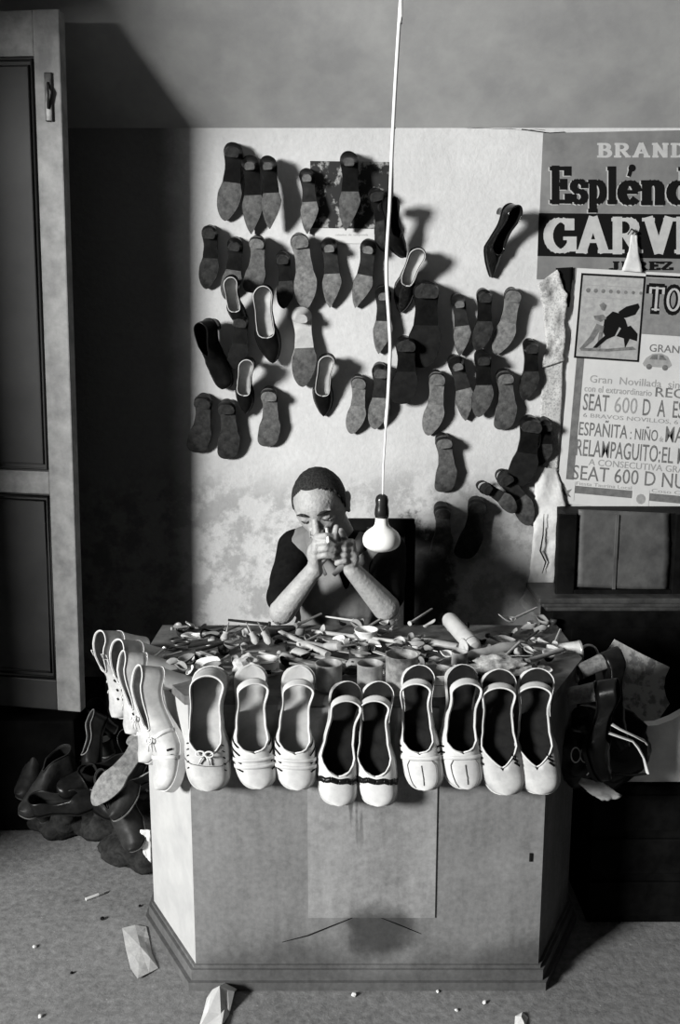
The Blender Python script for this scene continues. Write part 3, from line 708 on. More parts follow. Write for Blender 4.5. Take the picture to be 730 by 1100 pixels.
GL = {   # glyphs: (width, [stroke paths]) baseline y=0, cap height 1
 'E': (.62, [[(.17, 0), (.17, 1)], [(0, .95), (.56, .95)], [(0, .05), (.58, .05)], [(.17, .52), (.42, .52)], [(.55, .98), (.55, .78)], [(.57, .02), (.57, .24)], [(.42, .64), (.42, .40)]]),
 's': (.50, [[(.42, .56), (.42, .44)]+[], arc(.24, .46, .17, .14, 40, 200, 8)+arc(.24, .18, .18, .15, 110, -130, 10), [(.05, .06), (.05, .22)]]),
 'p': (.56, [[(.14, .62), (.14, -.2)], arc(.26, .31, .2, .27, 100, -100, 10), [(0, .59), (.2, .59)], [(0, -.2), (.27, -.2)]]),
 'l': (.28, [[(.14, 0), (.14, .98)], [(0, .95), (.14, .95)], [(0, .04), (.28, .04)]]),
 'e': (.50, [arc(.25, .31, .19, .27, 10, 320, 16), [(.08, .33), (.44, .33)]]),
 'n': (.60, [[(.13, 0), (.13, .62)], [(.13, .5)]+arc(.30, .42, .15, .17, 130, 0, 6)+[(.45, 0)], [(0, .59), (.15, .59)], [(0, .04), (.26, .04)], [(.34, .04), (.58, .04)]]),
 'd': (.58, [[(.43, 0), (.43, .98)], arc(.29, .31, .20, .27, 80, 280, 10), [(.28, .95), (.43, .95)], [(.43, .04), (.57, .04)]]),
 'i': (.28, [[(.14, 0), (.14, .62)], [(.14, .74), (.14, .9)], [(0, .59), (.14, .59)], [(0, .04), (.28, .04)]]),
 'o': (.50, [arc(.25, .31, .18, .27, 0, 360, 16)]),
 'G': (.86, [arc(.44, .5, .34, .44, 50, 330, 18), [(.74, .42), (.74, .08)], [(.52, .42), (.86, .42)], [(.68, .68), (.68, .95)]]),
 'A': (.92, [[(.46, 1), (.16, .04)], [(.46, 1), (.76, .04)], [(.25, .34), (.66, .34)], [(0, .05), (.30, .05)], [(.60, .05), (.92, .05)]]),
 'R': (.88, [[(.2, 0), (.2, 1)], [(.05, .95), (.45, .95)]+arc(.45, .73, .22, .22, 90, -90, 8)+[(.2, .5)], [(.45, .5), (.72, .06)], [(.02, .05), (.38, .05)], [(.62, .05), (.88, .05)]]),
 'V': (.88, [[(.16, 1), (.44, .02)], [(.72, 1), (.44, .02)], [(0, .95), (.32, .95)], [(.58, .95), (.88, .95)]]),
 'Y': (.86, [[(.16, 1), (.43, .45)], [(.70, 1), (.43, .45)], [(.43, .5), (.43, 0)], [(0, .95), (.30, .95)], [(.56, .95), (.86, .95)], [(.26, .05), (.60, .05)]]),
 'B': (.78, [[(.2, 0), (.2, 1)], [(.02, .95), (.42, .95)]+arc(.42, .74, .2, .21, 90, -90, 8)+[(.2, .52)], [(.42, .52)]+arc(.44, .28, .24, .24, 90, -90, 8)+[(.02, .05)]]),
 'N': (.88, [[(.18, 0), (.18, 1)], [(.18, .98), (.68, .04)], [(.7, 0), (.7, 1)], [(.02, .95), (.2, .95)], [(.56, .95), (.86, .95)], [(.04, .05), (.34, .05)]]),
 'D': (.84, [[(.2, 0), (.2, 1)], [(.02, .95), (.36, .95)]+arc(.36, .5, .36, .45, 90, -90, 12)+[(.02, .05)]]),
 'J': (.6, [[(.36, 1), (.36, .25)]+arc(.2, .22, .16, .2, 0, -170, 8), [(.18, .95), (.55, .95)]]),
 'Z': (.72, [[(.06, .94), (.62, .94), (.1, .06), (.66, .06)], [(.08, .98), (.08, .74)], [(.64, .02), (.64, .28)]]),
 'T': (.78, [[(.39, 0), (.39, 1)], [(.03, .95), (.75, .95)], [(.06, .98), (.06, .72)], [(.72, .98), (.72, .72)], [(.2, .05), (.58, .05)]]),
 'O': (.82, [arc(.41, .5, .30, .45, 0, 360, 20)]),
 'S': (.7, [arc(.34, .73, .24, .22, 30, 250, 10)+arc(.34, .27, .25, .23, 80, -150, 10), [(.58, .98), (.58, .74)], [(.08, .02), (.08, .28)]]),
}
def text_glyphs(word, x0, y0, x1, y1, th=TH, tn=TN, gap=.10):
    """px box: (x0,y1) bottom-left baseline, cap height y1-y0; spans x0..x1"""
    tot = sum(GL[c][0] for c in word)+gap*(len(word)-1); sx = (x1-x0)/tot; sy = (y1-y0); out = []; x = 0
    for c in word:
        w, st = GL[c]
        for path in st:
            for q in stroke(path, th, tn):
                out.append([(x0+(x+a)*sx, y1-b*sy) for a, b in q])
        x += w+gap
    return out
def bfont(word, name, mat, parent, mapf, x0, y0, x1, y1, Y, bold=0.0, thick=.0005):
    """built-in font text fitted in the box (mapped by mapf)"""
    cu = bpy.data.curves.new('t', 'FONT'); cu.body = word; cu.size = 1; cu.offset = bold; cu.resolution_u = 3; cu.extrude = .01
    ob = bpy.data.objects.new('t', cu); col.objects.link(ob)
    bpy.context.view_layer.update()
    me = bpy.data.meshes.new_from_object(ob.evaluated_get(bpy.context.evaluated_depsgraph_get()))
    bpy.data.objects.remove(ob); bpy.data.curves.remove(cu)
    xs = [v.co.x for v in me.vertices]; ys = [v.co.y for v in me.vertices]
    a, b, c, d = min(xs), max(xs), min(ys), max(ys); inv = parent.matrix_world.inverted()
    for v in me.vertices:
        u = x0+(v.co.x-a)/(b-a)*(x1-x0); w = y1-(v.co.y-c)/(d-c)*(y1-y0)
        p = mapf(u, w, Y); p.y += -thick if v.co.z > 0 else 0; v.co = inv @ p
    return me_obj(name, me, mat, parent, smooth=False)

def mid(u, v, Y): return P(u, v, Y)
YW = WALL-.004
# 1. brandy poster
bp_ = empty('brandy_poster', P(680, 215, YW)); bpy.context.view_layer.update()
flat('sheet', [[(583, 143), (830, 138), (830, 306), (576, 300)]], m_pgrey, bp_, mid, YW+.002, .002)
flat('black_band', [[(578.5, 229), (830, 231), (830, 280), (577, 275)]], m_ink, bp_, mid, YW, .0004)
flat('lettering', text_glyphs('BRAND', 641, 154, 737, 169, .24, .14)+text_glyphs('Y', 741, 154, 757, 169, .24, .14), m_letter, bp_, mid, YW, .0006)
sh = text_glyphs('Espl', 590.5, 179, 662, 218.5, .24, .11, .04)+text_glyphs('endido', 665, 179.5, 806, 219.5, .24, .11, .04)+stroke([(675, 189), (677, 183)], 4)+[arc(678.5, 180.5, 4, 4, 0, 330, 12)]
flat('lettering', [[(a-1.3, b+.8) for a, b in q] for q in sh], m_letter, bp_, mid, YW, .0004)
flat('lettering', sh, m_ink, bp_, mid, YW-.0006, .0004)
flat('lettering', text_glyphs('GARVEY', 584.5, 234, 783, 272, .26, .10, .0), m_letter, bp_, mid, YW-.0006, .0006)
flat('lettering', text_glyphs('JEREZ', 655, 281, 722, 290, .28, .16), m_ink, bp_, mid, YW, .0005)
tag(bp_, 'grey brandy poster with black band at the top right of the wall', 'poster')

# 2. bullfight bill, tilted
bb = empty('bullfight_poster', P(680, 420, YW-.004)); bpy.context.view_layer.update()
TLp, TRp, BLp, BRp = (619.5, 288), (800, 297.5), (597, 540), (782, 557)
def bil(u, v, Y):
    """u 0..1 across, v 0..1 down the bill"""
    x = (TLp[0]*(1-u)+TRp[0]*u)*(1-v)+(BLp[0]*(1-u)+BRp[0]*u)*v; y = (TLp[1]*(1-u)+TRp[1]*u)*(1-v)+(BLp[1]*(1-u)+BRp[1]*u)*v
    return P(x, y, Y)
# convert px in the photograph to (u, v)
def uv(x, y):
    v = (y-288)/252; u = .1
    for _ in range(6):
        xl = TLp[0]*(1-v)+BLp[0]*v; xr = TRp[0]*(1-v)+BRp[0]*v; u = (x-xl)/(xr-xl)
        yt = TLp[1]*(1-u)+TRp[1]*u; yb = BLp[1]*(1-u)+BRp[1]*u; v = (y-yt)/(yb-yt)
    return u, v
def rect(x0, y0, x1, y1):   # in local frame where x is measured along the bill from its left edge in px, y down from its top edge
    return [(x0/180, y0/252), (x1/180, y0/252), (x1/180, y1/252), (x0/180, y1/252)]
YB = YW-.005
def sc(q): return [(a/180, b/252) for a, b in q]
def bflat(name, polys, mat, k=0): return flat(name, [sc(q) for q in polys], mat, bb, bil, YB-.0006*k, .0006)
def rc(x0, y0, x1, y1): return [(x0, y0), (x1, y0), (x1, y1), (x0, y1)]
flat('sheet', [[(0, 0), (1, 0), (1, 1), (0, 1)]], m_pwhite, bb, bil, YB+.003, .003)
bflat('border', [rc(8, 96, 16, 226), rc(14, 232, 78, 240), rc(96, 233, 180, 241)], m_prgrey)
fr = [rc(5, 5, 74, 7.2), rc(5, 5, 7, 96), rc(72, 5, 74, 96), rc(5, 94, 74, 96)]
bflat('picture_frame', fr+[rc(74, 3, 180, 5.5)], m_ink, 1)
bflat('picture_ground', [rc(7, 7, 72, 94)], M('picture_tone', .34, .85, .18, 50))
arches = [arc(14+k*8, 23, 2.4-(.12*k), 2.6-.12*k, 0, 330, 8) for k in range(8)]
bflat('picture_arches', arches, m_print, 1)
bflat('picture_arches', [rc(9, 17, 71, 17.8), rc(9, 30, 71, 30.6), rc(9, 55, 34, 55.5), rc(9, 78, 22, 78.5)], m_faint, 1)
bull = [[(34, 52), (42, 44), (50, 46), (56, 52), (60, 62), (58, 66), (50, 60), (46, 70), (38, 74), (33, 66)],
        [(48, 44), (56, 38), (68, 34), (70, 38), (66, 46), (56, 50), (50, 50)],
        [(52, 62), (62, 58), (70, 66), (70, 74), (62, 72), (58, 82), (56, 72), (48, 70)],
        [(24, 84), (30, 76), (38, 68), (42, 70), (34, 78), (28, 84)]]
man_ = [[(27, 38), (31, 35), (35, 38), (33, 44), (30, 43)], [(22, 50), (32, 48), (36, 52), (30, 56), (24, 54)],
        [(26, 58), (32, 60), (24, 76), (14, 86), (10, 86), (20, 72)], [(30, 60), (34, 60), (32, 84), (28, 84)], [(10, 85), (40, 84), (66, 80), (70, 83), (40, 87), (12, 88)]]
bflat('picture_bull', bull, m_ink, 2); bflat('picture_bullfighter', man_, m_print, 2)
bflat('title_ground', [rc(74, 6, 180, 66)], M('title_tone', .2, .85, .15, 40))
tg = text_glyphs('TOROS', 78, 14, 170, 42, .34, .26, .06)
bflat('lettering', tg, m_ink, 1); bflat('lettering', text_glyphs('TOROS', 79, 15.5, 169.5, 40.5, .13, .07, .085), m_letter, 2)
def bt(word, x0, y0, x1, y1, mat=m_print, bold=.0):
    bfont(word, 'lettering', mat, bb, lambda u, v, Y: bil(u/180, v/252, Y), x0, y0, x1, y1, YB-.0003, min(bold, .004))
bt('GRAN CORRIDA', 84, 76, 172, 84, m_print, .004)
# little car
car = [[(78, 97), (81, 91), (88, 86), (97, 85), (104, 88), (107, 93), (109, 97), (106, 100), (80, 100)]]
bflat('picture_car', car, m_faint); bflat('picture_car', [arc(85, 100, 3, 3, 0, 330, 10), arc(102, 100, 3, 3, 0, 330, 10), [(88, 87), (93, 87), (93, 92), (85, 92)], [(95, 87), (99, 87), (103, 92), (95, 92)]], m_print, 1)
bt('Gran  Novillada  sin  Picadores', 24, 113, 172, 121, m_faint, .012)
bt('con el extraordinario', 19, 124, 90, 131, m_faint, .008); bt('REGALO', 94, 121, 160, 131, m_print, .006)
bt('SEAT', 19, 133, 46, 151, m_print, .02); bt('600', 52, 134, 76, 151, m_faint, .0); bt('D  A  ESTRENAR', 82, 134, 172, 152, m_print, .03)
bt('6 BRAVOS NOVILLOS, 6', 20, 154, 120, 159, m_faint, .01)
bt('ESPA\u00d1ITA', 17, 160, 68, 178, m_print, .012); bt(': NI\u00d1O', 71, 163, 100, 178, m_print, .012); bt('de', 102, 172, 106, 178, m_faint); bt('MATEOS', 108, 161, 160, 178, m_print, .03)
bt('RELAMPAGUITO:', 16, 182, 104, 200, m_print, .012); bt('EL MORO', 106, 183, 160, 200, m_print, .02)
bt('A CONSECUTIVA GRATIS, A PIE', 30, 202, 170, 210, m_faint, .008)
bt('SEAT 600 D NUEVO', 14, 210, 166, 225.5, m_print, .0)
bflat('stamp', [rc(1, 228, 18, 249)], m_pwhite, 1); bflat('stamp', [rc(79, 230, 96, 250)], m_pwhite, 1)
bflat('stamp_mark', [[(4, 240), (8, 234), (10, 238), (15, 236), (12, 241), (15, 245), (9, 243), (5, 245)]], m_print, 2); bflat('stamp_mark', [arc(87.5, 240, 5, 5.5, 0, 330, 9)], m_faint, 2)
bt('Fiesta Taurina Local', 19, 227.5, 77, 231, m_faint); bt('Coso Central', 98, 228, 150, 231.8, m_faint)
tag(bb, 'tilted white bullfight bill with a bull picture and rows of lettering', 'poster')
# torn white paper on the brandy poster
def crumple(name, px, Y, seed, amp, mat, nx=10, ny=14, thick=.0012):
    """wavy sheet: px = list of left and right outline points top to bottom"""
    bm = bmesh.new(); rows = []
    o = P(px[0][0], px[0][1], Y)
    n = len(px)
    for j in range(ny*(n-1)+1):
        i = min(j//ny, n-2); f = (j-i*ny)/ny
        xl = px[i][0]*(1-f)+px[i+1][0]*f; xr = px[i][2]*(1-f)+px[i+1][2]*f; yy = px[i][1]*(1-f)+px[i+1][1]*f; yr = px[i][3]*(1-f)+px[i+1][3]*f
        row = []
        for k in range(nx+1):
            g = k/nx; p = P(xl*(1-g)+xr*g, yy*(1-g)+yr*g, Y)
            p.y -= amp*(.5+.5*noise.noise(Vector((p.x*22+seed, p.z*16, seed))))+amp*.4*abs(noise.noise(Vector((p.x*70, p.z*50, seed))))
            if k in (0, nx): p.x += .004*noise.noise(Vector((p.z*60, seed, k)))
            row.append(bm.verts.new(p-o))
        rows.append(row)
    for a in range(len(rows)-1):
        for b in range(nx): bm.faces.new((rows[a][b], rows[a][b+1], rows[a+1][b+1], rows[a+1][b]))
    ob = mb_obj(name, bm, mat); ob.location = o; md = ob.modifiers.new('s', 'SOLIDIFY'); md.thickness = thick; return ob
tag(crumple('torn_paper', [(677, 252, 683, 253), (674, 270, 685, 272), (667, 291, 689, 293)], YW-.008, 3, .012, m_paper, 6, 8), 'torn white paper tab stuck across the brandy poster above the bill', 'paper scrap')
b = bmesh.new(); sweep(b, [P(681, 254, YW), P(684, 250, YW-.012), P(678, 246, YW-.018), P(674, 252, YW-.014)], [.004, .004, .003, .002], 8); tag(mb_obj('hook', b, m_iron), 'dark hook over the white paper tab on the brandy poster', 'hook')
# newspaper strips left of the bill
m_news = M('newsprint', .50, .9, .16, 170, .4, v2=.30, thr=.46)
m_news2 = M('blank_newsprint', .6, .9, .1, 40, .3)
tag(crumple('torn_newspaper', [(575, 306, 597, 290), (582, 330, 607, 318), (585, 372, 605, 365), (580, 395, 604, 388)], YW-.002, 8, .03, m_news), 'torn printed newspaper curling out beside the bullfight bill, upper piece', 'newspaper')
tag(crumple('torn_newspaper', [(583, 392, 604, 386), (580, 430, 603, 430), (578, 470, 601, 470), (581, 505, 598, 503)], YW-.001, 14, .012, m_news), 'torn newspaper strip behind the dark shoes left of the bill, middle piece', 'newspaper')
tag(crumple('torn_newspaper', [(573, 500, 597, 503), (573, 545, 610, 560), (570, 590, 603, 592), (566, 628, 592, 630), (556, 645, 588, 664), (575, 668, 590, 682)], YW-.001, 21, .03, m_news2), 'blank crumpled white newspaper strip hanging to the dresser ledge', 'newspaper')
b = bmesh.new(); sweep(b, [P(x, y, YW-.035) for x, y in ((584, 552), (583, 575), (580, 592), (586, 604), (582, 616))], [.001, .0025, .003, .003, .001], 5); tag(mb_obj('string', b, m_ink), 'dark twisted string stuck on the white newspaper strip', 'string')
# black strip between newspaper and bill
tag(crumple('black_paper', [(596, 288, 615, 287), (604, 310, 613, 312), (607, 330, 611, 330)], YW-.006, 5, .004, m_ink, 4, 4), 'small black paper corner behind the bullfight bill', 'paper scrap')

# 3. dark print in the middle
pr = empty('dark_print', P(376, 215, YW)); bpy.context.view_layer.update()
m_photo = M('printed_picture', .30, .6, .4, 22, 0, v2=.012, thr=.56)
flat('picture', [[(333, 173), (421, 174), (421, 246), (334, 245)]], m_photo, pr, mid, YW, .001)
flat('margin', [[(338, 245), (402, 246), (402, 262), (338, 261)]], m_pwhite, pr, mid, YW, .001)
bfont('calzados  de  temporada', 'lettering', m_faint, pr, mid, 360, 251, 395, 254, YW-.001)
tag(pr, 'dark printed picture with a white lower margin behind the upper shoes', 'print')

# thin wire and nail
b = bmesh.new(); sweep(b, [P(x, y, WALL-.004) for x, y in ((423, 138), (421, 118), (421, 96), (423, 78))], .0016, 5); sweep(b, [P(421, 92, WALL-.004), P(423, 99, WALL-.006)], .004, 6)
tag(mb_obj('wire', b, m_iron), 'thin dark wire running up the wall beside the lamp cord', 'wire')

# ---------------------------------------------------------------- dresser on the right
def dresser():
    root = empty('dresser', (P(590, 650, 3.0).x, 3.0, 0)); O = Vector(root.location)
    x0 = P(612, 560, 3.0).x; xr = 1.75
    def bx(name, xa, xb, za, zb, ya, yb, mat, bev=.003):
        b = bmesh.new(); add_box(b, Vector(((xa+xb)/2, (ya+yb)/2, (za+zb)/2))-O, (xb-xa, yb-ya, zb-za), bevel=bev); return mb_obj(name, b, mat, root, smooth=False)
    xl = P(596, 600, 3.05).x; zl = P(600, 646, 2.965).z; zt = P(640, 551, 3.02).z-.005
    bx('upper_case', P(605, 600, 3.05).x, xr, zl, zt, 3.04, 3.18, m_woodd)
    xa, xb = P(617, 600, 3.03).x, P(722, 600, 3.03).x; za, zb = P(650, 633, 3.03).z, P(650, 545, 3.03).z
    bx('stile', xl, xa, zl, zt, 3.02, 3.04, m_woodd); bx('stile', xb, xb+.07, zl, zt, 3.02, 3.04, m_woodd); bx('rail', xa, xb, zl, za, 3.02, 3.04, m_woodd)
    o = crumple('brown_paper', [(621, 547, 718, 551), (620, 590, 719, 592), (619, 630, 716, 634)], 3.037, 31, .004, M('brown_paper', .075, .6, .35, 9, .5), 14, 10)
    o.parent = root; o.location = o.location-O; o['label'] = 'creased brown paper lining the glazed door'
    bx('fold', P(660, 590, 3.033).x-.003, P(660, 590, 3.033).x+.008, za, zt-.003, 3.028, 3.0335, M('brown_paper', 0), .001)
    # ledge
    for i, (y0, z0, z1) in enumerate(((2.965, zl-.010, zl+.010), (2.975, zl-.024, zl-.010), (2.985, zl-.040, zl-.024))):
        bx('ledge', P(578+i*4, 650, y0).x, xr, z0, z1, y0, 3.18, M('worn_ledge_wood', .045, .5, .5, 14, .15), .006)
    bx('lower_case', P(591, 700, 3.0).x, xr, .0, zl-.040, 2.995, 3.18, m_woodd)
    bx('lower_panel', P(612, 700, 2.99).x, 1.5, .45, zl-.10, 2.987, 2.995, m_woodd, .004)
    b = bmesh.new(); k = P(594, 672, 2.97)-O; lathe(b, [(.012, 0), (.012, .01), (.007, .014), (.011, .03), (.005, .04)], k+Vector((0, 0, .022)), k-Vector((0, 0, .03)), 16); mb_obj('corbel', b, M('worn_ledge_wood', 0), root)
    tag(root, 'dark wooden dresser with a moulded ledge and paper-lined glazed door', 'dresser')
dresser()
# pale panel standing low in front of the dresser
b = bmesh.new(); Yp = 2.30
pl = [(652, 771), (668, 775), (690, 780), (706, 779), (722, 773), (745, 760), (790, 752), (790, 850), (700, 840), (654, 828)]
prism(b, [P(x, y, Yp) for x, y in pl[:7]]+[P(790, 845, Yp), P(652, 845, Yp)], (0, .03, 0))
zb = min(v.co.z for v in b.verts)
for v in b.verts:
    if v.co.z < zb+.02: v.co.z = .405
tag(mb_obj('curved_board', b, M('grey_board', .6, .7, .2, 8, .15), smooth=False), 'pale grey board with a hollow curved top on the black crate at the right edge', 'board')

# ---------------------------------------------------------------- lamp
def lamp():
    Yb = 2.0; b0 = P(410, 536, Yb); root = empty('hanging_lamp', b0)
    m_bulb = bpy.data.materials.new('opal_glass'); m_bulb.use_nodes = True; pb = m_bulb.node_tree.nodes['Principled BSDF']
    pb.inputs['Base Color'].default_value = (.86, .86, .84, 1); pb.inputs['Roughness'].default_value = .25; pb.inputs['Subsurface Weight'].default_value = .3; pb.inputs['Subsurface Radius'].default_value = (.02, .02, .02)
    m_cord = M('white_cord', .72, .6, .05, 20)
    def z(py): return P(410, py, Yb).z-b0.z
    b = bmesh.new(); s = .00205
    prof = [(.0125, z(556)), (.0155, z(562)), (.0165, z(567)), (.024, z(570)), (.034, z(573.5)), (.0405, z(578)), (.042, z(581)), (.040, z(585)), (.034, z(588.5)), (.020, z(591.5)), (.001, z(592.5))]
    prof = [(.0135, -z(551)), (.0140, -z(558)), (.0150, -z(563.5)), (.0200, -z(566.5)), (.033, -z(570)), (.0405, -z(575)), (.0425, -z(580)), (.0405, -z(585)), (.034, -z(588.5)), (.021, -z(591.5)), (.001, -z(592.6))]
    lathe(b, prof, (0, 0, 0), (0, 0, -1), 40); o = mb_obj('bulb', b, m_bulb, root); md = o.modifiers.new('s', 'SUBSURF'); md.levels = 1; md.render_levels = 2
    b = bmesh.new(); lathe(b, [(.006, -z(531)), (.012, -z(533)), (.0145, -z(537)), (.0135, -z(542)), (.0155, -z(547)), (.016, -z(552)), (.0145, -z(556))], (0, 0, 0), (0, 0, -1), 28); mb_obj('lamp_socket', b, M('bakelite', .015, .25, .3), root)
    pts = []
    for x, y in ((411, 532), (411.5, 505), (413, 480), (414.5, 455), (416.5, 430), (418, 400), (419, 370), (417.5, 340), (415.5, 310), (415, 285), (416, 260), (418.5, 220), (421, 160), (424, 100), (427, 50), (430, 2), (430.6, -16)):
        pts.append(P(x, y, Yb)-b0)
    top = Vector((pts[-1].x+.004, 0, 3.125-b0.z)); pts.append(top)
    sm = []
    for i in range(len(pts)-1):
        a = pts[max(0, i-1)]; p = pts[i]; q = pts[i+1]; c = pts[min(len(pts)-1, i+2)]
        for k in range(5):
            t = k/5; sm.append(.5*((2*p)+(q-a)*t+(2*a-5*p+4*q-c)*t*t+(3*p-a-3*q+c)*t**3))
    sm.append(pts[-1])
    b = bmesh.new(); n = len(sm)
    sweep(b, sm, [.0042 if (P(414, 458, Yb)-b0).z < s_.z < (P(416, 440, Yb)-b0).z else (.0021 if s_.z < (P(414, 458, Yb)-b0).z else .0038) for s_ in sm], 8); mb_obj('cord', b, m_cord, root)
    tag(root, 'white mushroom-shaped bulb hanging on a long white cord', 'lamp')
lamp()

# ---------------------------------------------------------------- the man
m_skin = M('skin', .33, .5, .16, 45, .6)
m_shirt = M('black_shirt', .007, .9, .3, 60, .2, spec=.04)
m_vest = M('grey_vest', .17, .9, .14, 30, .3)
m_trouser = M('dark_trousers', .02, .9, .3, spec=.04)
m_hair = M('dark_hair', .030, .6, .9, 190, 1.0, spec=.15)
HEADC = P(344, 541, 2.67)
# head frame: face looks down at the hands, top of the head leans left
HR = Matrix.Rotation(R(-10), 3, 'Y') @ Matrix.Rotation(R(-13), 3, 'Z') @ Matrix.Rotation(R(21), 3, 'X')
def hd(x, y, z): return HEADC+HR @ Vector((x, y, z))
def remesh(bm, voxel, smooth_it=4, fac=.5):
    me = bpy.data.meshes.new('tmp'); bm.to_mesh(me); bm.free()
    o = bpy.data.objects.new('tmp', me); col.objects.link(o)
    md = o.modifiers.new('r', 'REMESH'); md.mode = 'VOXEL'; md.voxel_size = voxel
    if smooth_it:
        ms = o.modifiers.new('s', 'SMOOTH'); ms.factor = fac; ms.iterations = smooth_it
    bpy.context.view_layer.update()
    out = bpy.data.meshes.new_from_object(o.evaluated_get(bpy.context.evaluated_depsgraph_get()))
    bpy.data.objects.remove(o); bpy.data.meshes.remove(me)
    out.materials.clear()
    return out
def hcap(bm, a, b, ra, rb, seg=14): capsule(bm, hd(*a), hd(*b), ra, rb, seg)
def hell(bm, c, r, rot=None, seg=22): ell(bm, hd(*c), r, HR if rot is None else HR @ rot, seg)
def skull(bm):
    # sculpted ovoid with sockets, temples and jaw (radius field)
    b2 = bmesh.new(); bmesh.ops.create_uvsphere(b2, u_segments=64, v_segments=48, radius=1)
    def g(d, c, s): return math.exp(-((d.x-c[0])**2+(d.y-c[1])**2+(d.z-c[2])**2)/(2*s*s))
    for v in b2.verts:
        d = v.co.normalized()
        rx, ry, rz = .076, .096, (.116 if d.z < 0 else .108)
        k = 1.0
        ax = abs(d.x)
        e = Vector((ax, d.y, d.z))
        k -= .10*g(e, (.36, -.92, .02), .15)      # eye socket
        k += .045*g(e, (.34, -.90, .25), .16)     # brow
        k += .04*g(e, (.55, -.75, -.22), .17)     # cheekbone
        k -= .07*g(e, (.60, -.55, -.55), .22)     # hollow cheek
        k += .05*g(e, (.0, -.75, -.80), .20)      # chin
        k -= .04*g(e, (.9, -.35, .2), .25)        # temple
        low = max(0, -d.z-.1)
        tp = 1+.10*max(0, d.z)*(1-max(0, d.z))*2
        p = Vector((d.x*rx*(1-.28*low)*tp, d.y*ry*(1-.10*low if d.y < 0 else 1-.35*low)*tp, d.z*rz))*k
        v.co = HR @ p + HEADC
    merge(bm, b2)
def build_person():
    root = empty('person', (0.0, 2.78, 0)); O = root.location.copy()
    SHR, SHL = P(320, 590, 2.74), P(414, 592, 2.76)
    ELR, ELL = P(303, 657, 2.56), P(414, 652, 2.57)
    ELR.z = max(ELR.z, .797); ELL.z = max(ELL.z, .80)
    WRR, WRL = P(337, 612, 2.50), P(378, 612, 2.53)
    bm = bmesh.new()
    skull(bm)
    # nose, brows, lids, lips, chin, ears
    hcap(bm, (0, -.086, .012), (0, -.108, -.026), .0085, .0125); hell(bm, (0, -.110, -.030), (.0125, .0125, .011))
    for s in (-1, 1):
        hell(bm, (s*.0115, -.101, -.032), (.0085, .011, .0075))
        hcap(bm, (s*.012, -.089, .020), (s*.045, -.078, .021), .0075, .006)
        hell(bm, (s*.031, -.0745, .003), (.0155, .0125, .0105))
        hell(bm, (s*.076, .004, -.008), (.008, .017, .030), Matrix.Rotation(s*R(-18), 3, 'Z')); hell(bm, (s*.081, .010, .004), (.006, .017, .020), Matrix.Rotation(s*R(-25), 3, 'Z')); hell(bm, (s*.077, .0, -.032), (.006, .008, .010))
        hcap(bm, (s*.022, -.088, -.030), (s*.034, -.076, -.062), .006, .004)
    hcap(bm, (-.020, -.086, -.060), (.020, -.086, -.060), .0065, .0065); hcap(bm, (-.017, -.084, -.071), (.017, -.084, -.071), .0070, .0070)
    hell(bm, (0, -.082, -.096), (.022, .016, .015))
    neckb = P(366, 590, 2.80)
    capsule(bm, hd(0, .03, -.07), neckb, .053, .062, 20)
    # torso, hidden pelvis and legs (one body)
    mid_s = (SHR+SHL)/2
    capsule(bm, SHR+Vector((.02, .01, -.01)), SHL+Vector((-.02, .01, -.01)), .058, .058, 20)
    ell(bm, mid_s+Vector((0, .03, -.12)), (.155, .10, .17)); ell(bm, mid_s+Vector((0, .05, -.32)), (.145, .105, .20))
    pel = Vector((mid_s.x, 2.86, .46)); ell(bm, pel, (.165, .12, .12))
    for s in (-1, 1):
        kn = pel+Vector((s*.14, -.36, .01)); an = Vector((kn.x, kn.y+.02, .085))
        capsule(bm, pel+Vector((s*.08, 0, -.01)), kn, .078, .055, 16); capsule(bm, kn, an, .052, .035, 16)
        capsule(bm, an+Vector((0, .02, -.03)), an+Vector((0, -.13, -.05)), .032, .028, 14)
    # arms
    capsule(bm, SHR, ELR, .048, .037, 18); capsule(bm, ELR, WRR, .038, .024, 18);
    capsule(bm, SHL, ELL, .048, .038, 18); capsule(bm, ELL, WRL, .040, .025, 18);
    # hands, cupped round the cigarette in front of the mouth
    def chain(pts, r0, r1):
        n = len(pts)
        for i in range(n-1):
            a = r0+(r1-r0)*i/(n-1); b_ = r0+(r1-r0)*(i+1)/(n-1); capsule(bm, pts[i], pts[i+1], a, b_, 12)
    # his right hand: palm from wrist up, knuckles facing the viewer, fingers stacked, curling to the right
    KR = [P(341, 577, 2.478), P(339.5, 584, 2.473), P(338.5, 591, 2.47), P(338.5, 597.5, 2.473)]
    for i, k in enumerate(KR): capsule(bm, WRR+Vector((.002*i, 0, .008-.004*i)), k, .020, .0125, 12)
    ell(bm, (WRR+KR[1]+KR[2])/3+Vector((0, .006, 0)), (.024, .018, .034))
    for i, (k, l) in enumerate(zip(KR, (.94, 1.05, .98, .80))):
        py = 577+7.0*i
        a1 = P(349+1.2*l, py-1.5, 2.458+.002*i); a2 = P(353+6*l, py-.5, 2.472); a3 = P(354+5*l, py+1.5, 2.497)
        chain([k, a1, a2, a3], .0103-.0006*(i == 3), .0078)
    th = [P(347, 600, 2.472), P(353, 588, 2.455), P(359, 577, 2.458), P(361, 566, 2.474)]
    chain([WRR+Vector((.006, -.004, .012)), P(352, 594, 2.482), P(358.5, 579, 2.470), P(361, 566.5, 2.480)], .0135, .0085)
    # his left hand: behind and to the right, cupping
    KL = [P(377, 583, 2.515), P(376.5, 589.5, 2.510), P(375, 596, 2.508), P(372.5, 602, 2.51)]
    for i, k in enumerate(KL): capsule(bm, WRL, k, .021, .0125, 12)
    ell(bm, (WRL+KL[1]+KL[2])/3, (.024, .018, .032))
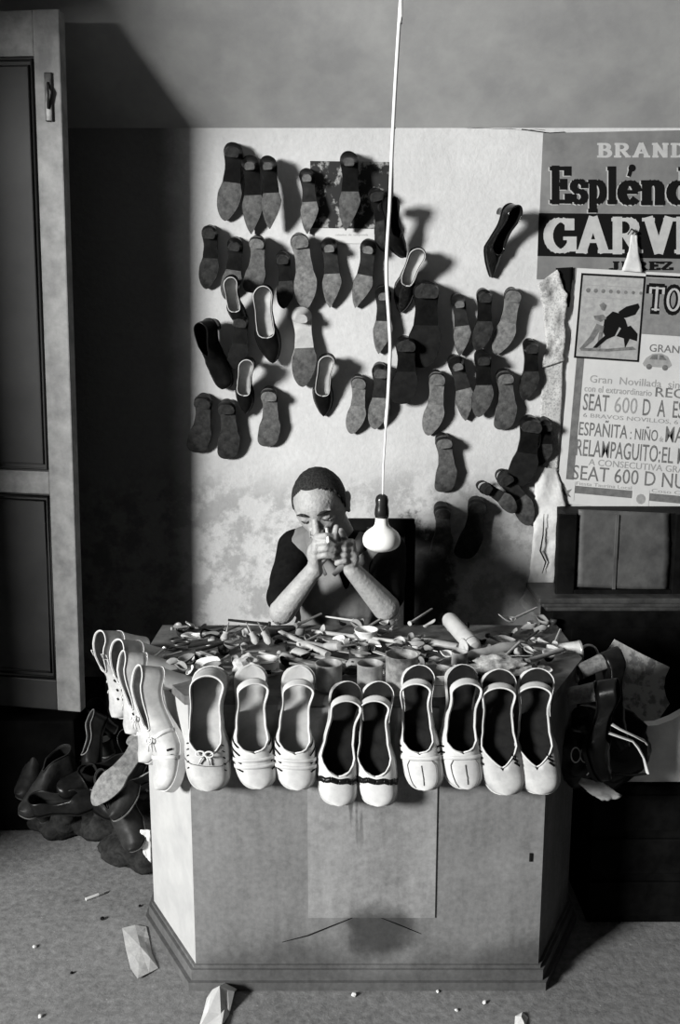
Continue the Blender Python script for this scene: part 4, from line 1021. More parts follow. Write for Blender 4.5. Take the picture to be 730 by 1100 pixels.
    for i, (k, l) in enumerate(zip(KL, (1, 1.06, .98, .8))):
        py = 585+6.2*i
        chain([k, P(371-l, py-1, 2.492), P(366.5-2*l, py, 2.490), P(364-3*l, py+1.5, 2.500)], .0102, .0078)
    chain([WRL+Vector((-.004, -.003, .012)), P(372, 590, 2.525), P(370, 579, 2.523), P(366, 570, 2.515)], .013, .0085)
    me = remesh(bm, .0028, 3)
    for v in me.vertices: v.co -= O
    me_obj('body', me, m_skin, root)
    # hair: cap over the skull with receding line
    bm = bmesh.new(); b2 = bmesh.new(); bmesh.ops.create_uvsphere(b2, u_segments=72, v_segments=56, radius=1)
    kill = []
    for v in b2.verts:
        d = v.co.normalized(); ax = abs(d.x)
        low = max(0, -d.z-.1)
        # hair line in terms of height above the brow, by how far round the head
        front = -d.y
        line = interp(front, [-1, -.2, .1, .25, .45, .62, .75], [-.60, -.42, -.25, .02, .56, .77, .9])
        if ax < .28 and front > .3: line -= .06*(1-ax/.28)
        line += .05*noise.noise(Vector((d.x*14, d.y*14, d.z*5)))
        if d.z < line: kill.append(v)
        t = 1.022+.012*noise.noise(d*9)+.010*noise.noise(Vector((d.x*40, d.y*16, d.z*40)))
        v.co = HR @ (Vector((d.x*.076*(1-.28*low)*(1+.2*max(0, d.z)*(1-max(0, d.z))), d.y*.096*(1-.10*low if d.y < 0 else 1-.35*low)*(1+.2*max(0, d.z)*(1-max(0, d.z))), d.z*(.116 if d.z < 0 else .108)))*t)+HEADC-O
    bmesh.ops.delete(b2, geom=kill, context='VERTS'); merge(bm, b2)
    h = mb_obj('hair', bm, m_hair, root); md = h.modifiers.new('s', 'SOLIDIFY'); md.thickness = .006; md.offset = -1
    # eyebrows, closed lash lines, moustache-free mouth line
    bm = bmesh.new()
    for s in (-1, 1): sweep(bm, [hd(s*x, -y, z)-O for x, y, z in ((.013, .0985, .021), (.024, .0975, .026), (.036, .0925, .027), (.050, .083, .021))], [.0025, .0055, .005, .002], 8, flat=.8)
    mb_obj('eyebrows', bm, m_hair, root)
    for s in (-1, 1):
        bm = bmesh.new(); sweep(bm, [hd(s*x, -y, z)-O for x, y, z in ((.018, .0855, .001), (.026, .0885, -.004), (.034, .0885, -.005), (.043, .083, -.001))], [.001, .0018, .0018, .001], 6)
        mb_obj('eyelash', bm, m_hair, root)
    bm = bmesh.new(); sweep(bm, [hd(x, -y, -.0655)-O for x, y in ((-.022, .0865), (-.01, .0925), (.0, .0935), (.01, .0925), (.022, .0865))], .0012, 6); mb_obj('mouth_line', bm, M('lip_shadow', .08, .6), root)
    # shirt: torso and short sleeves
    bm = bmesh.new()
    capsule(bm, SHR+Vector((.012, .01, -.008)), SHL+Vector((-.012, .01, -.008)), .069, .069, 20)
    ell(bm, mid_s+Vector((0, .03, -.12)), (.172, .115, .18)); ell(bm, mid_s+Vector((0, .05, -.32)), (.162, .118, .21))
    capsule(bm, SHR+Vector((0, .006, 0)), SHR*.16+ELR*.84+Vector((-.006, .010, .006)), .063, .050, 18); capsule(bm, SHL+Vector((0, .006, 0)), SHL*.16+ELL*.84+Vector((.006, .012, .006)), .063, .052, 18)
    capsule(bm, neckb+Vector((0, .0, -.03)), neckb+Vector((-.004, -.005, .004)), .075, .066, 18)
    me = remesh(bm, .005, 6)
    for v in me.vertices:
        p = v.co; n = noise.noise(p*14)*.004+noise.noise(Vector((p.x*30, p.y*30, p.z*12)))*.002
        v.co = p-O+Vector((n, n, 0))
    me_obj('shirt', me, m_shirt, root)
    # vest over the shirt, open at the neck in a V
    bm = bmesh.new()
    capsule(bm, SHR+Vector((.032, .004, -.006)), SHL+Vector((-.032, .004, -.006)), .079, .079, 20)
    ell(bm, mid_s+Vector((0, .022, -.13)), (.150, .130, .185)); ell(bm, mid_s+Vector((0, .045, -.32)), (.158, .130, .21))
    me = remesh(bm, .005, 6)
    bm = bmesh.new(); bm.from_mesh(me)
    for v in bm.verts:
        n = noise.noise(v.co*16)*.004+noise.noise(Vector((v.co.x*40, v.co.y*40, v.co.z*10)))*.0025; v.co += Vector((n*.5, n, 0))
    kill = []
    for v in bm.verts:
        x = v.co.x-mid_s.x; z = v.co.z-mid_s.z
        if v.co.y < mid_s.y+.02 and z > -.10 and abs(x-.012) < (z+.10)*.36: kill.append(v)         # V neck
        elif z > .01 and abs(x-.012) < .06: kill.append(v)
    bmesh.ops.delete(bm, geom=kill, context='VERTS')
    for _ in range(14):
        mv = {}
        for v in bm.verts:
            ns = [e_.other_vert(v) for e_ in v.link_edges if e_.is_boundary]
            if len(ns) == 2: mv[v] = (ns[0].co+ns[1].co)/2*.6+v.co*.4
        for v, c_ in mv.items(): v.co = c_
    bmesh.ops.translate(bm, vec=-O, verts=bm.verts)
    o = mb_obj('vest', bm, m_vest, root); md = o.modifiers.new('s', 'SOLIDIFY'); md.thickness = .004; md.offset = -1
    # lapels / collar
    bm = bmesh.new()
    for s, top_, bot in ((-1, P(330, 572, 2.70), P(350, 618, 2.60)), (1, P(391, 574, 2.73), P(358, 618, 2.60))):
        pts = [neckb+Vector((s*.045, .045, .022)), top_+Vector((0, -.01, 0)), (top_+bot)/2+Vector((s*.006, -.03, .0)), bot]
        sweep(bm, [p-O for p in pts], [.012, .018, .017, .006], 12, flat=.35, up=(0, -1, 0))
    mb_obj('collar', bm, m_vest, root)
    # trousers
    bm = bmesh.new(); ell(bm, pel, (.175, .13, .13))
    for s in (-1, 1):
        kn = pel+Vector((s*.14, -.36, .01)); an = Vector((kn.x, kn.y+.02, .12))
        capsule(bm, pel+Vector((s*.08, 0, -.01)), kn, .088, .068, 16); capsule(bm, kn, an, .066, .060, 16)
    me = remesh(bm, .008, 4)
    for v in me.vertices: v.co -= O
    me_obj('trousers', me, m_trouser, root)
    tag(root, 'seated man in a black shirt and grey vest, lighting a cigarette in cupped hands', 'person')
    # cigarette
    a = hd(.002, -.092, -.064); tip = P(351.5, 566, 2.455)+Vector((0, -.004, 0)); c = P(352, 580, 2.444)
    b = bmesh.new(); lathe(b, [(.0042, 0), (.0042, .046)], P(352.5, 583, 2.4405), P(351, 570, 2.468), 12); cg = mb_obj('cigarette', b, M('cigarette_paper', .85, .7, .03)); tag(cg, 'white cigarette held upright between the cupped hands', 'cigarette')
    # chair
    ch = empty('wooden_chair', (mid_s.x+.07, 2.92, 0)); O2 = ch.location.copy()
    def bx(n, c, s): b = bmesh.new(); add_box(b, Vector(c)-O2, s, bevel=.004); mb_obj(n, b, m_woodd, ch, smooth=False)
    cx = O2.x; bx('seat', (cx, 2.85, .335), (.40, .38, .025))
    for sx in (-1, 1):
        bx('leg', (cx+sx*.18, 2.69, .161), (.035, .035, .322)); bx('leg', (cx+sx*.155, 3.02, .161), (.035, .035, .322)); bx('back_post', (cx+sx*.155, 3.02, .645), (.035, .03, .64))
    zt = P(400, 557, 3.02).z
    bx('top_rail', (cx, 3.02, zt-.03), (.34, .022, .06)); bx('back_slat', (cx, 3.02, zt-.22), (.29, .018, .06))
    tag(ch, 'dark wooden chair the man sits on, its top rail behind his shoulder', 'chair')
build_person()

# ---------------------------------------------------------------- things on the worktop
m_bright = M('scuffed_metal', .5, .35, .35, 30, metal=.7)
m_leather = M('tan_leather', .22, .7, .35, 20, .3)
m_suede = M('dark_suede', .022, .95, .4, 60, .4, spec=.04)
m_pale = M('pale_leather_scrap', .45, .75, .2, 22, .25)
m_plast = M('plaster_white', .7, .7, .12, 30, .3)
GT = 'tools and scraps spread over the worktop'
def anchored(name, base, build):
    """single-mesh thing with its origin at base"""
    b = bmesh.new(); build(b); bmesh.ops.translate(b, vec=-Vector(base), verts=b.verts); return b
def simple(name, mat, base, build, label, cat, group=None, smooth=True):
    o = mb_obj(name, anchored(name, base, build), mat, smooth=smooth); o.location = base
    if smooth: autosmooth(o, 40)
    return tag(o, label, cat, group)
def part(name, mat, root, build, smooth=True, label=None):
    b = bmesh.new(); build(b); bmesh.ops.translate(b, vec=-root.matrix_world.translation, verts=b.verts); o = mb_obj(name, b, mat, root, smooth=smooth)
    if smooth: autosmooth(o, 40)
    if label: o['label'] = label
    return o
def root_at(name, p, label, cat, group=None):
    r = empty(name, p); bpy.context.view_layer.update(); return tag(r, label, cat, group)
def on(px, py, z=0.0): return T(px, py, TOP+z)

def can(name, px, py, r, h, label, cat, mat=m_tin, z=0.0, taper=1.0, label_band=None, handle=False, inner=m_ink):
    p = on(px, py, z); t = root_at(name, p, label, cat, 'cans and pots on the worktop')
    wall = [(r*taper, .0005), (r*taper, .004), (r*(taper*.7+.3), h*.35), (r, h*.93), (r*1.05, h*.96), (r*1.05, h), (r*.97, h), (r*.95, h*.9), (r*taper*.94, .006), (.001, .006)]
    part('body', mat, t, lambda b: lathe(b, wall, p, p+Vector((0, 0, 1)), 36))
    part('contents', inner, t, lambda b: lathe(b, [(r*.93, h*.55), (r*.93, h*.57), (.001, h*.575)], p, p+Vector((0, 0, 1)), 24))
    if label_band: part('label', label_band, t, lambda b: add_box(b, p+Vector((0, -r*1.0, h*.35)), (r*.9, .004, h*.3), bevel=.001), smooth=False)
    if handle: part('handle', mat, t, lambda b: sweep(b, [p+Vector((r*math.cos(a)*.95+r*.0, -r*.2, h*.85+r*.9*math.sin(a))) for a in [R(x) for x in range(0, 181, 20)]], .002, 6))
    return t
can('tin_can', 353, 739, .031, .062, 'small dark-mouthed tin between the strappy sandal and the black-trimmed pair', 'can')
can('tin_can', 397, 741, .030, .066, 'plain tin standing right behind the black-trimmed pair', 'can')
can('tin_can', 431, 742, .038, .090, 'tall scratched tin, biggest of the cans on the worktop', 'can', handle=False, mat=M('streaked_tin', .3, .5, .8, 14, metal=.3))
can('tin_cup', 468, 744, .040, .055, 'pale wide cup behind the stitched slingback', 'cup', mat=m_pale, taper=.8, inner=m_lining_m)
can('glue_pot', 286, 722, .032, .034, 'round pale pot with a small dark label, left of the pile of tools', 'pot', mat=m_plast, label_band=m_ink, inner=m_pale)
can('plaster_cup', 393, 692, .031, .042, 'white cup standing at the back edge in front of the man', 'cup', mat=m_plast, taper=.78, inner=m_plast)
can('tin_can', 493, 716, .020, .040, 'little pale tin in the middle of the right half of the worktop', 'can', mat=m_pale)
can('tin_can', 388, 704, .017, .030, 'tiny dark tin right in front of the white cup', 'can')

# wooden mallet-like roller
def roller():
    a, b2 = P(480, 663, 2.44), P(511, 702, 2.30); b2.z = max(b2.z, TOP+.022)
    t = root_at('wooden_roller', (b2.x, b2.y, TOP), 'thick pale wooden roller lying on the right half of the tools, pointing up', 'roller')
    d = (b2-a); L = d.length
    part('barrel', M('pale_wood', .42, .6, .15, 16, .1), t, lambda b: lathe(b, [(.006, 0), (.017, .004), (.0215, .014), (.0225, L*.5), (.022, L-.018), (.018, L-.006), (.006, L)], a, b2, 28))
    part('grain_ring', m_lining_m, t, lambda b: lathe(b, [(.0228, L*.83), (.0230, L*.835), (.0228, L*.84)], a, b2, 28))
roller()

n_tool = [0]
LBLS = {}
def tool(kind_, x0, y0, x1, y1, label, z=0.012, s=1.0, z1=None):
    a, b2 = on(x0, y0, z), on(x1, y1, z if z1 is None else z1); d = (b2-a).normalized(); L = (b2-a).length; up = Vector((0, 0, 1)); sd = d.cross(up).normalized()
    base = Vector(((a.x+b2.x)/2, (a.y+b2.y)/2, TOP))
    names = {'awl': ('awl', 'awl'), 'knife': ('cobbler_knife', 'knife'), 'file': ('file', 'file'), 'hammer': ('hammer', 'hammer'), 'pliers': ('pliers', 'pliers'), 'scissors': ('scissors', 'scissors'), 'brush': ('brush', 'brush'), 'stick': ('wooden_stick', 'stick'), 'strap': ('leather_strap', 'strap')}
    t = root_at(names[kind_][0], base, label, names[kind_][1], GT)
    if kind_ == 'awl':
        part('handle', m_wood, t, lambda b: lathe(b, [(.004, 0), (.010*s, .006), (.012*s, L*.2), (.008*s, L*.42), (.010*s, L*.5), (.004, L*.52)], a, b2, 16))
        part('spike', m_steel, t, lambda b: lathe(b, [(.0028, L*.5), (.0025, L*.8), (.0006, L)], a, b2, 8))
    elif kind_ == 'knife':
        part('handle', m_wood, t, lambda b: sweep(b, [a, a+d*L*.1, a+d*L*.42], [.007*s, .010*s, .008*s], 12, flat=.7))
        w = .011*s
        part('blade', m_bright, t, lambda b: prism(b, [a+d*L*.4+sd*w, a+d*L*.9+sd*w, a+d*L-sd*w*.2, a+d*L*.85-sd*w, a+d*L*.4-sd*w], up*.0018), smooth=False)
    elif kind_ == 'file':
        part('blade', m_bright, t, lambda b: prism(b, [a+d*L*.36+sd*.007*s, a+d*L*.9+sd*.008*s, a+d*L+sd*.004*s, a+d*L-sd*.004*s, a+d*L*.9-sd*.008*s, a+d*L*.36-sd*.007*s], up*.005), smooth=False)
        part('handle', m_wood, t, lambda b: lathe(b, [(.005, 0), (.012*s, .01), (.012*s, L*.15), (.009*s, L*.32), (.006, L*.37)], a, b2, 16))
    elif kind_ == 'hammer':
        part('handle', m_wood, t, lambda b: sweep(b, [a, a+d*L*.3, a+d*L*.97], [.010, .008, .007], 12, flat=.8))
        part('head', m_iron, t, lambda b: (sweep(b, [b2-sd*.040, b2-sd*.034, b2-sd*.012, b2+sd*.016, b2+sd*.05], [.016, .0165, .010, .011, .006], 16, flat=.9)))
    elif kind_ == 'pliers':
        for q in (-1, 1):
            part('handle', m_iron, t, lambda b, q=q: sweep(b, [a+sd*q*.018*s, a+d*L*.3+sd*q*.017*s, a+d*L*.6+sd*q*.006*s, a+d*L*.7-sd*q*.004*s], [.0045, .005, .0055, .006], 10))
            part('jaw', m_bright, t, lambda b, q=q: sweep(b, [a+d*L*.68-sd*q*.004*s, a+d*L*.78-sd*q*.011*s, a+d*L-sd*q*.003*s], [.006, .007, .003], 10, flat=.8))
        part('pivot', m_bright, t, lambda b: lathe(b, [(.007, -.007), (.007, .007)], a+d*L*.68, a+d*L*.68+up, 14))
    elif kind_ == 'scissors':
        for q in (-1, 1):
            c = a+sd*q*.016*s+d*.018
            part('finger_loop', m_iron, t, lambda b, q=q, c=c: sweep(b, [c+(d*math.cos(w)*.018+sd*math.sin(w)*.012)*s for w in [R(x) for x in range(0, 361, 24)]], .003, 8))
            part('blade', m_bright, t, lambda b, q=q: prism(b, [a+d*.036+sd*q*.012*s, a+d*L*.5-sd*q*.004, b2+sd*q*.001, a+d*L*.5+sd*q*.006], up*.002*(1 if q > 0 else -1)), smooth=False)
    elif kind_ == 'brush':
        part('handle', m_wood, t, lambda b: sweep(b, [a, a+d*L*.2, a+d*L], [.009, .014, .013], 14, flat=.5))
        part('bristles', m_black, t, lambda b: add_box(b, a+d*L*.7-up*.008, (L*.5, .02, .014), rot=Matrix.Rotation(math.atan2(d.y, d.x), 3, 'Z'), bevel=.003))
    elif kind_ == 'stick':
        part('shaft', m_wood, t, lambda b: sweep(b, [a, b2], .0055*s, 10)); part('worn_tip', m_iron, t, lambda b: lathe(b, [(.0058*s, 0), (.003*s, .012)], b2-d*.004, b2+d, 10))
    elif kind_ == 'strap':
        del t['group']; t['group'] = GT
        part('band', m_pale, t, lambda b: prism(b, [a+sd*.006*s, b2+sd*.004*s, b2-sd*.004*s, a-sd*.006*s], up*.002), smooth=False)
        part('eyelet', m_iron, t, lambda b: lathe(b, [(.0025, .002), (.0025, .0035)], a+d*L*.85, a+d*L*.85+up, 10))
    return t
TL_ = [
 ('file', 312, 700, 372, 712, 'long file lying flat between the pot with a label and the small tin', .012, 1.2),
 ('knife', 320, 691, 398, 703, 'broad-bladed knife lying across the middle towards the tiny dark tin', .020, 1.5),
 ('file', 300, 706, 345, 716, 'short broad file beside the pot with a label', .008, 1.3),
 ('knife', 410, 697, 338, 684, 'knife with its handle by the white cup', .010, 1.1),
 ('awl', 348, 696, 384, 692, 'awl with a thick handle pointing at the white cup', .016, 1.2),
 ('pliers', 300, 684, 342, 697, 'pliers lying open at the back, left of the white cup', .016, 1.1),
 ('file', 372, 714, 428, 706, 'file resting behind the two plain tins', .014, 1.1),
 ('stick', 335, 678, 432, 690, 'thin wooden stick along the back edge behind the white cup', .022, 1.0),
 ('hammer', 352, 703, 300, 678, 'dark-headed hammer with its head towards the back left', .022, 1.0),
 ('knife', 452, 704, 414, 692, 'small knife right of the white cup', .016, 1.2),
 ('awl', 440, 692, 470, 700, 'awl just left of the pale roller', .010, 1.1),
 ('scissors', 186, 690, 236, 683, 'dark scissors at the left back corner of the worktop', .016, 1.2),
 ('pliers', 205, 697, 256, 686, 'dark pliers across the left part of the worktop', .024, 1.1),
 ('awl', 240, 690, 246, 668, 'awl standing up at the back left, left of the knobbly lump', .02, 1.0),
 ('awl', 276, 692, 264, 668, 'thin awl leaning up and left behind the pot', .02, .9),
 ('awl', 290, 692, 276, 667, 'thin awl leaning up behind the pot, right of its twin', .02, .9),
 ('strap', 212, 700, 244, 712, 'pale strap end crossing the dark pliers', .02, 1.2),
 ('brush', 455, 716, 520, 722, 'small dark brush behind the slingbacks', .014, 1.0),
 ('knife', 452, 688, 548, 704, 'long pale-bladed knife to the right of the roller foot', .018, 1.4),
 ('stick', 560, 712, 604, 698, 'wooden stick poking over the right end of the worktop', .030, 1.1),
 ('awl', 312, 720, 336, 728, 'short awl in front of the files by the strappy sandal', .012, 1.0),
 ('file', 508, 690, 590, 700, 'flat bright file along the right back of the worktop', .008, 1.2),
 ('strap', 402, 700, 436, 712, 'narrow pale strap between the plain tin and the tall tin', .02, 1.1),
 ('pliers', 530, 708, 486, 692, 'pliers half hidden behind the roller', .012, 1.0),
]
for row in TL_: tool(*row[:6], z=row[6], s=row[7], z1=(row[6]+.05 if 'up' in row[5] and row[0] == 'awl' else None))

def scrap(px, py, w, h, rot, seed, mat, label, z=.004, curl=.010, cat='leather scrap', name='leather_scrap', thick=.003, nn=9, up=None):
    c = on(px, py, z); rnd = random.Random(seed); b = bmesh.new()
    rim = []
    for k in range(nn):
        a = 2*math.pi*k/nn; r = rnd.uniform(.75, 1.1); rim.append((math.cos(a)*w*r, math.sin(a)*h*r))
    rings = []
    for q in (0, .35, .7, 1):
        ring = []
        for x, y in rim:
            X, Y = x*q, y*q; zz = curl*noise.noise(Vector((X*30+seed, Y*30, seed)))+curl*.8*q*q*rnd.uniform(.1, 1)
            ring.append((X*math.cos(rot)-Y*math.sin(rot), X*math.sin(rot)+Y*math.cos(rot), max(0, zz)))
        rings.append(ring)
    cv = b.verts.new((0, 0, curl*.4)); prev = None
    for q in range(1, 4):
        cur = [b.verts.new(p) for p in rings[q]]
        for k in range(nn):
            if prev: b.faces.new((prev[k], prev[(k+1) % nn], cur[(k+1) % nn], cur[k]))
            else: b.faces.new((cv, cur[(k+1) % nn], cur[k])) if False else b.faces.new((cv, cur[k], cur[(k+1) % nn]))
        prev = cur
    bmesh.ops.recalc_face_normals(b, faces=b.faces)
    o = mb_obj(name, b, mat); o.location = c
    md = o.modifiers.new('s', 'SOLIDIFY'); md.thickness = thick; md.offset = 1; m2 = o.modifiers.new('u', 'SUBSURF'); m2.levels = 1; m2.render_levels = 1
    return tag(o, label, cat, GT)
SC = [(196, 712, .035, .025, .2, m_plast, 'pale leather scrap behind the counter corner heels'), (222, 705, .030, .03, 1.0, m_leather, 'crumpled tan scrap left of the knobbly lump'),
 (205, 684, .032, .018, .4, m_pale, 'pale leather offcut at the left back corner'), (240, 700, .03, .018, 2.0, m_suede, 'dark scrap beside the knobbly lump on its left'),
 (318, 712, .05, .024, -.2, m_leather, 'tan offcut under the files'), (360, 690, .05, .02, .1, m_pale, 'long pale offcut left of the white cup'),
 (335, 702, .04, .03, .5, m_suede, 'dark scrap under the broad knife'), (425, 700, .035, .024, .3, m_suede, 'dark scrap between white cup and tall tin'),
 (445, 685, .035, .018, .3, m_leather, 'tan scrap at the back edge right of the white cup'), (463, 692, .03, .02, -.4, m_plast, 'white curled scrap just left of the roller'),
 (468, 712, .026, .02, .3, m_pale, 'pale scrap above the wide cup'), (480, 705, .022, .022, .3, m_plast, 'white scrap under the roller foot'),
 (535, 690, .05, .022, -.2, m_pale, 'large pale offcut at the right back of the worktop'), (512, 716, .05, .03, .35, m_suede, 'dark crumpled scrap behind the slingbacks, below the roller'),
 (560, 716, .045, .022, .2, m_plast, 'white offcut behind the sandal at the right end'), (575, 690, .03, .018, .2, m_plast, 'bright curled scrap at the right back corner'),
 (250, 680, .035, .018, .5, m_leather, 'tan scrap at the back, left of the two leaning awls'), (305, 690, .035, .022, .9, m_suede, 'dark scrap under the open pliers'),
 (272, 722, .03, .02, .4, m_suede, 'dark scrap between the knobbly lump and the pot'), (378, 722, .03, .02, .4, m_suede, 'dark scrap between the two plain tins'),
 (592, 703, .035, .02, .7, m_pale, 'pale offcut touching the stacked heels'), (410, 722, .02, .018, .2, m_leather, 'small tan scrap between the plain tin and tall tin'),
 (500, 728, .035, .018, .1, m_leather, 'tan scrap close behind the second stitched slingback'), (228, 720, .03, .02, .2, m_leather, 'tan scrap behind the shoe with a bow'),
 (335, 732, .02, .016, .3, m_leather, 'little tan scrap left of the small tin'), (186, 698, .02, .025, .1, m_suede, 'dark scrap beside the corner heels'),
 (520, 700, .03, .02, 1.2, m_leather, 'tan scrap right of the roller foot'), (545, 700, .04, .018, .5, m_suede, 'dark offcut under the long knife at the right')]
for i, (x, y, w, h, ro, mt, lb) in enumerate(SC): scrap(x, y, w, h, ro, 40+i, mt, lb, z=.003+.004*(i % 3), curl=.018)

# knobbly white lump
def lump(b, c, r, seed, amp=.35, sq=(1, 1, .8), sub=4):
    b2 = bmesh.new(); bmesh.ops.create_icosphere(b2, subdivisions=sub, radius=1)
    for v in b2.verts:
        k = 1+amp*noise.noise(v.co*1.7+Vector((seed, 0, 0)))+amp*.5*noise.noise(v.co*4+Vector((0, seed, 0))); v.co = Vector((v.co.x*sq[0], v.co.y*sq[1], v.co.z*sq[2]))*r*k+Vector(c)
    merge(b, b2)
p = on(264, 718, .03); simple('crumpled_rag', M('dirty_white_rag', .5, .85, .4, 25, .5), (p.x, p.y, TOP), lambda b: lump(b, p, .036, 3, .35, (1, .8, .9)), 'knobbly dirty-white rag lump left of the pot with a label', 'rag', GT)
p = on(540, 716, .022); simple('crumpled_rag', M('striped_rag', .36, .85, .7, 35, .5), (p.x, p.y, TOP), lambda b: lump(b, p, .04, 9, .5, (2.0, .8, .65)), 'long wrinkled rag behind the sandals with slanting cut-outs', 'rag', GT)
for i, (x, y, r, lb) in enumerate([(262, 694, .010, 'pale round knob left of the leaning awls'), (300, 702, .008, 'small round knob right beside the pot with a label'), (405, 691, .009, 'small pale knob right of the white cup'), (556, 700, .011, 'pale round bead heap end by the long knife tip')]):  # plain round knobs, no thread wound on them
    p = on(x, y, r); simple('round_knob', m_pale, (p.x, p.y, TOP), lambda b: lathe(b, [(.003, 0), (r*.8, .001), (r, r*.8), (r*.9, r*1.5), (r*.4, r*1.9), (.001, r*2)], (p.x, p.y, TOP), (p.x, p.y, TOP+1), 18), lb, 'round_knob', GT)
# shoe lasts and spools in the clutter
for i, (x0, y0, x1, y1, lb) in enumerate([(498, 706, 560, 692, 'long pale wooden last lying on the right half of the worktop'), (438, 722, 470, 728, 'half-hidden wooden last behind the stitched slingback')]):
    a, b2 = on(x0, y0, .02), on(x1, y1, .02); simple('shoe_last', m_pale, ((a.x+b2.x)/2, (a.y+b2.y)/2, TOP), lambda b: sweep(b, [a, a*.85+b2*.15, a*.6+b2*.4, a*.35+b2*.65, a*.1+b2*.9, b2], [.006, .017, .014, .019, .013, .004], 14, flat=.8), lb, 'shoe last', GT)
p = on(228, 692, .0); t = root_at('thread_spool', p, 'dark thread ring among the pliers at the left back', 'spool', GT)
part('thread', m_ink, t, lambda b: sweep(b, [p+Vector((.03*math.cos(a), .03*math.sin(a), .03+.006*math.sin(3*a))) for a in [R(x) for x in range(0, 361, 15)]], .003, 6)); part('core', m_wood, t, lambda b: lathe(b, [(.02, 0), (.02, .004), (.012, .006), (.012, .024), (.02, .026), (.02, .03)], p, p+Vector((0, 0, 1)), 18))

# ---------------------------------------------------------------- right end of the counter
def odd_shoe(kd, nm, H, Tt, N, L, lab, group): 
    r = make_shoe(kd, nm, L); r.matrix_world = frame(H, Tt, N); tag(r, lab, 'shoe', group); return r
GR = 'shoes lying at the right end of the counter'
KIND['lie_white'] = pump('round', .06, m_white, m_cream, hk=.85, tip=m_cream, heelm=m_plast, edge=m_tin, lin=m_lining_m, bind=m_white, p=.012)
KIND['lie_suede'] = pump('round', .055, m_black, m_sole_d, hk=.9, tip=m_sole_l, heelm=M('stacked_heel', .16, .6, .5, 50), edge=m_black, lin=m_lining_d, p=.01)
# stacked heels showing as pale blocks with grey bands
for (xa, ya, xb, yb, yy, lb, mt) in ((588, 702, 624, 699, 2.36, 'white heel block with a grey band on the right end of the counter', m_plast), (588, 720, 620, 723, 2.30, 'lower grey banded heel block on the right end of the counter', m_bright)):
    a, b2 = P(xa, ya, yy), P(xb, yb, yy); d = (b2-a); L = d.length
    zmin = min(a.z, b2.z)-.03
    if zmin < TOP: sh_ = Vector((0, 0, TOP-zmin)) if mt is m_bright else Vector((0, 0, 0))
    t = root_at('heel_block', ((a.x+b2.x)/2, yy, TOP), lb, 'shoe heel', 'loose heel blocks')
    part('block', mt, t, lambda b: lathe(b, [(.020, 0), (.026, .002), (.024, L*.5), (.027, L-.003), (.025, L)], a, b2, 24)); part('band', m_bright, t, lambda b: lathe(b, [(.0275, L*.93), (.028, L*.94), (.028, L*.99), (.0272, L)], a, b2, 24))
odd_shoe('lie_suede', 'suede_shoe', P(618, 712, 2.27), P(650, 782, 2.20), (.85, .2, .45), .24, 'dark suede shoe with its heel up at the right end, beside the hide', GR)
odd_shoe('lie_suede', 'suede_shoe', P(612, 736, 2.16), P(632, 812, 2.12), (.75, -.35, .45), .24, 'dark suede shoe in front of its twin at the right end', GR)
# white loop strap and upright strap
p = P(631, 704, 2.40); simple('strap_loop', m_white, (p.x, p.y, p.z-.035), lambda b: sweep(b, [P(632+10.5*math.cos(R(a)), 706+13*math.sin(R(a)), 2.40) for a in range(-200, 31, 12)], .006, 8, flat=.5), 'white strap loop standing up behind the heel blocks', 'strap')
simple('strap_end', m_white, P(655, 735, 2.26), lambda b: sweep(b, [P(662, 713, 2.28), P(659, 722, 2.27), P(655, 731, 2.26), P(652, 742, 2.25)], [.007, .008, .007, .004], 8, flat=.3), 'short upright white strap in front of the hide', 'strap')
# hide with hollow sides
def hide():
    Yh = 2.42; pl = [(660, 687), (690, 703), (719, 717), (714.5, 727), (713, 738), (715, 748), (719, 756), (712, 766), (704, 777), (702, 785), (700, 836), (668, 836), (666, 785), (664, 769), (659, 768), (656, 757), (646, 754), (640, 752), (640, 730), (638, 708), (643, 706), (652, 699)]
    o = P(680, 735, Yh); b = bmesh.new()
    c = [P(x, y, Yh+.0008*(y-735)*-1+.0004*(x-680)) for x, y in pl]
    prism(b, c, (0, .004, 0)); bmesh.ops.translate(b, vec=-o, verts=b.verts)
    m = M('mottled_hide', .36, .85, .3, 26, .5, v2=.15, thr=.46)
    ob = mb_obj('leather_hide', b, m, smooth=False); ob.location = o
    tag(ob, 'mottled piece of cut hide with hollowed sides standing at the right of the counter', 'leather hide')
hide()
# white sandal straps over a dark handbag, hanging off the end
def bag():
    Yq = 2.22
    t = root_at('dark_handbag', P(650, 830, Yq)-Vector((0, 0, .05)), 'black handbag with ring buckle slumped against the right end of the counter', 'bag')
    def body(b): lump(b, P(647, 802, Yq+.03), .12, 5, .2, (1.02, .40, .95), 4); lump(b, P(620, 812, Yq-.02), .075, 8, .2, (.8, .5, 1.0), 4)
    part('body', m_black, t, body)
    part('flap', m_black, t, lambda b: sweep(b, [P(632, 824, Yq-.08), P(650, 830, Yq-.08), P(676, 833, Yq-.07), P(694, 831, Yq-.05)], [.004, .006, .006, .004], 8, flat=.4))
    for x in (618, 628):
        part('ring', m_bright, t, lambda b, x=x: sweep(b, [P(x+5*math.cos(R(a)), 811+8*math.sin(R(a)), Yq-.085) for a in range(0, 361, 24)], .0016, 6))
    part('clasp', m_steel, t, lambda b: sweep(b, [P(630, 822, Yq-.09), P(634, 828, Yq-.095), P(630, 832, Yq-.09), P(636, 834, Yq-.09)], .003, 6))
bag()
Yq = 2.09
t = root_at('white_sandal', P(690, 830, Yq), 'white strappy sandal frame lying on the black handbag', 'sandal')
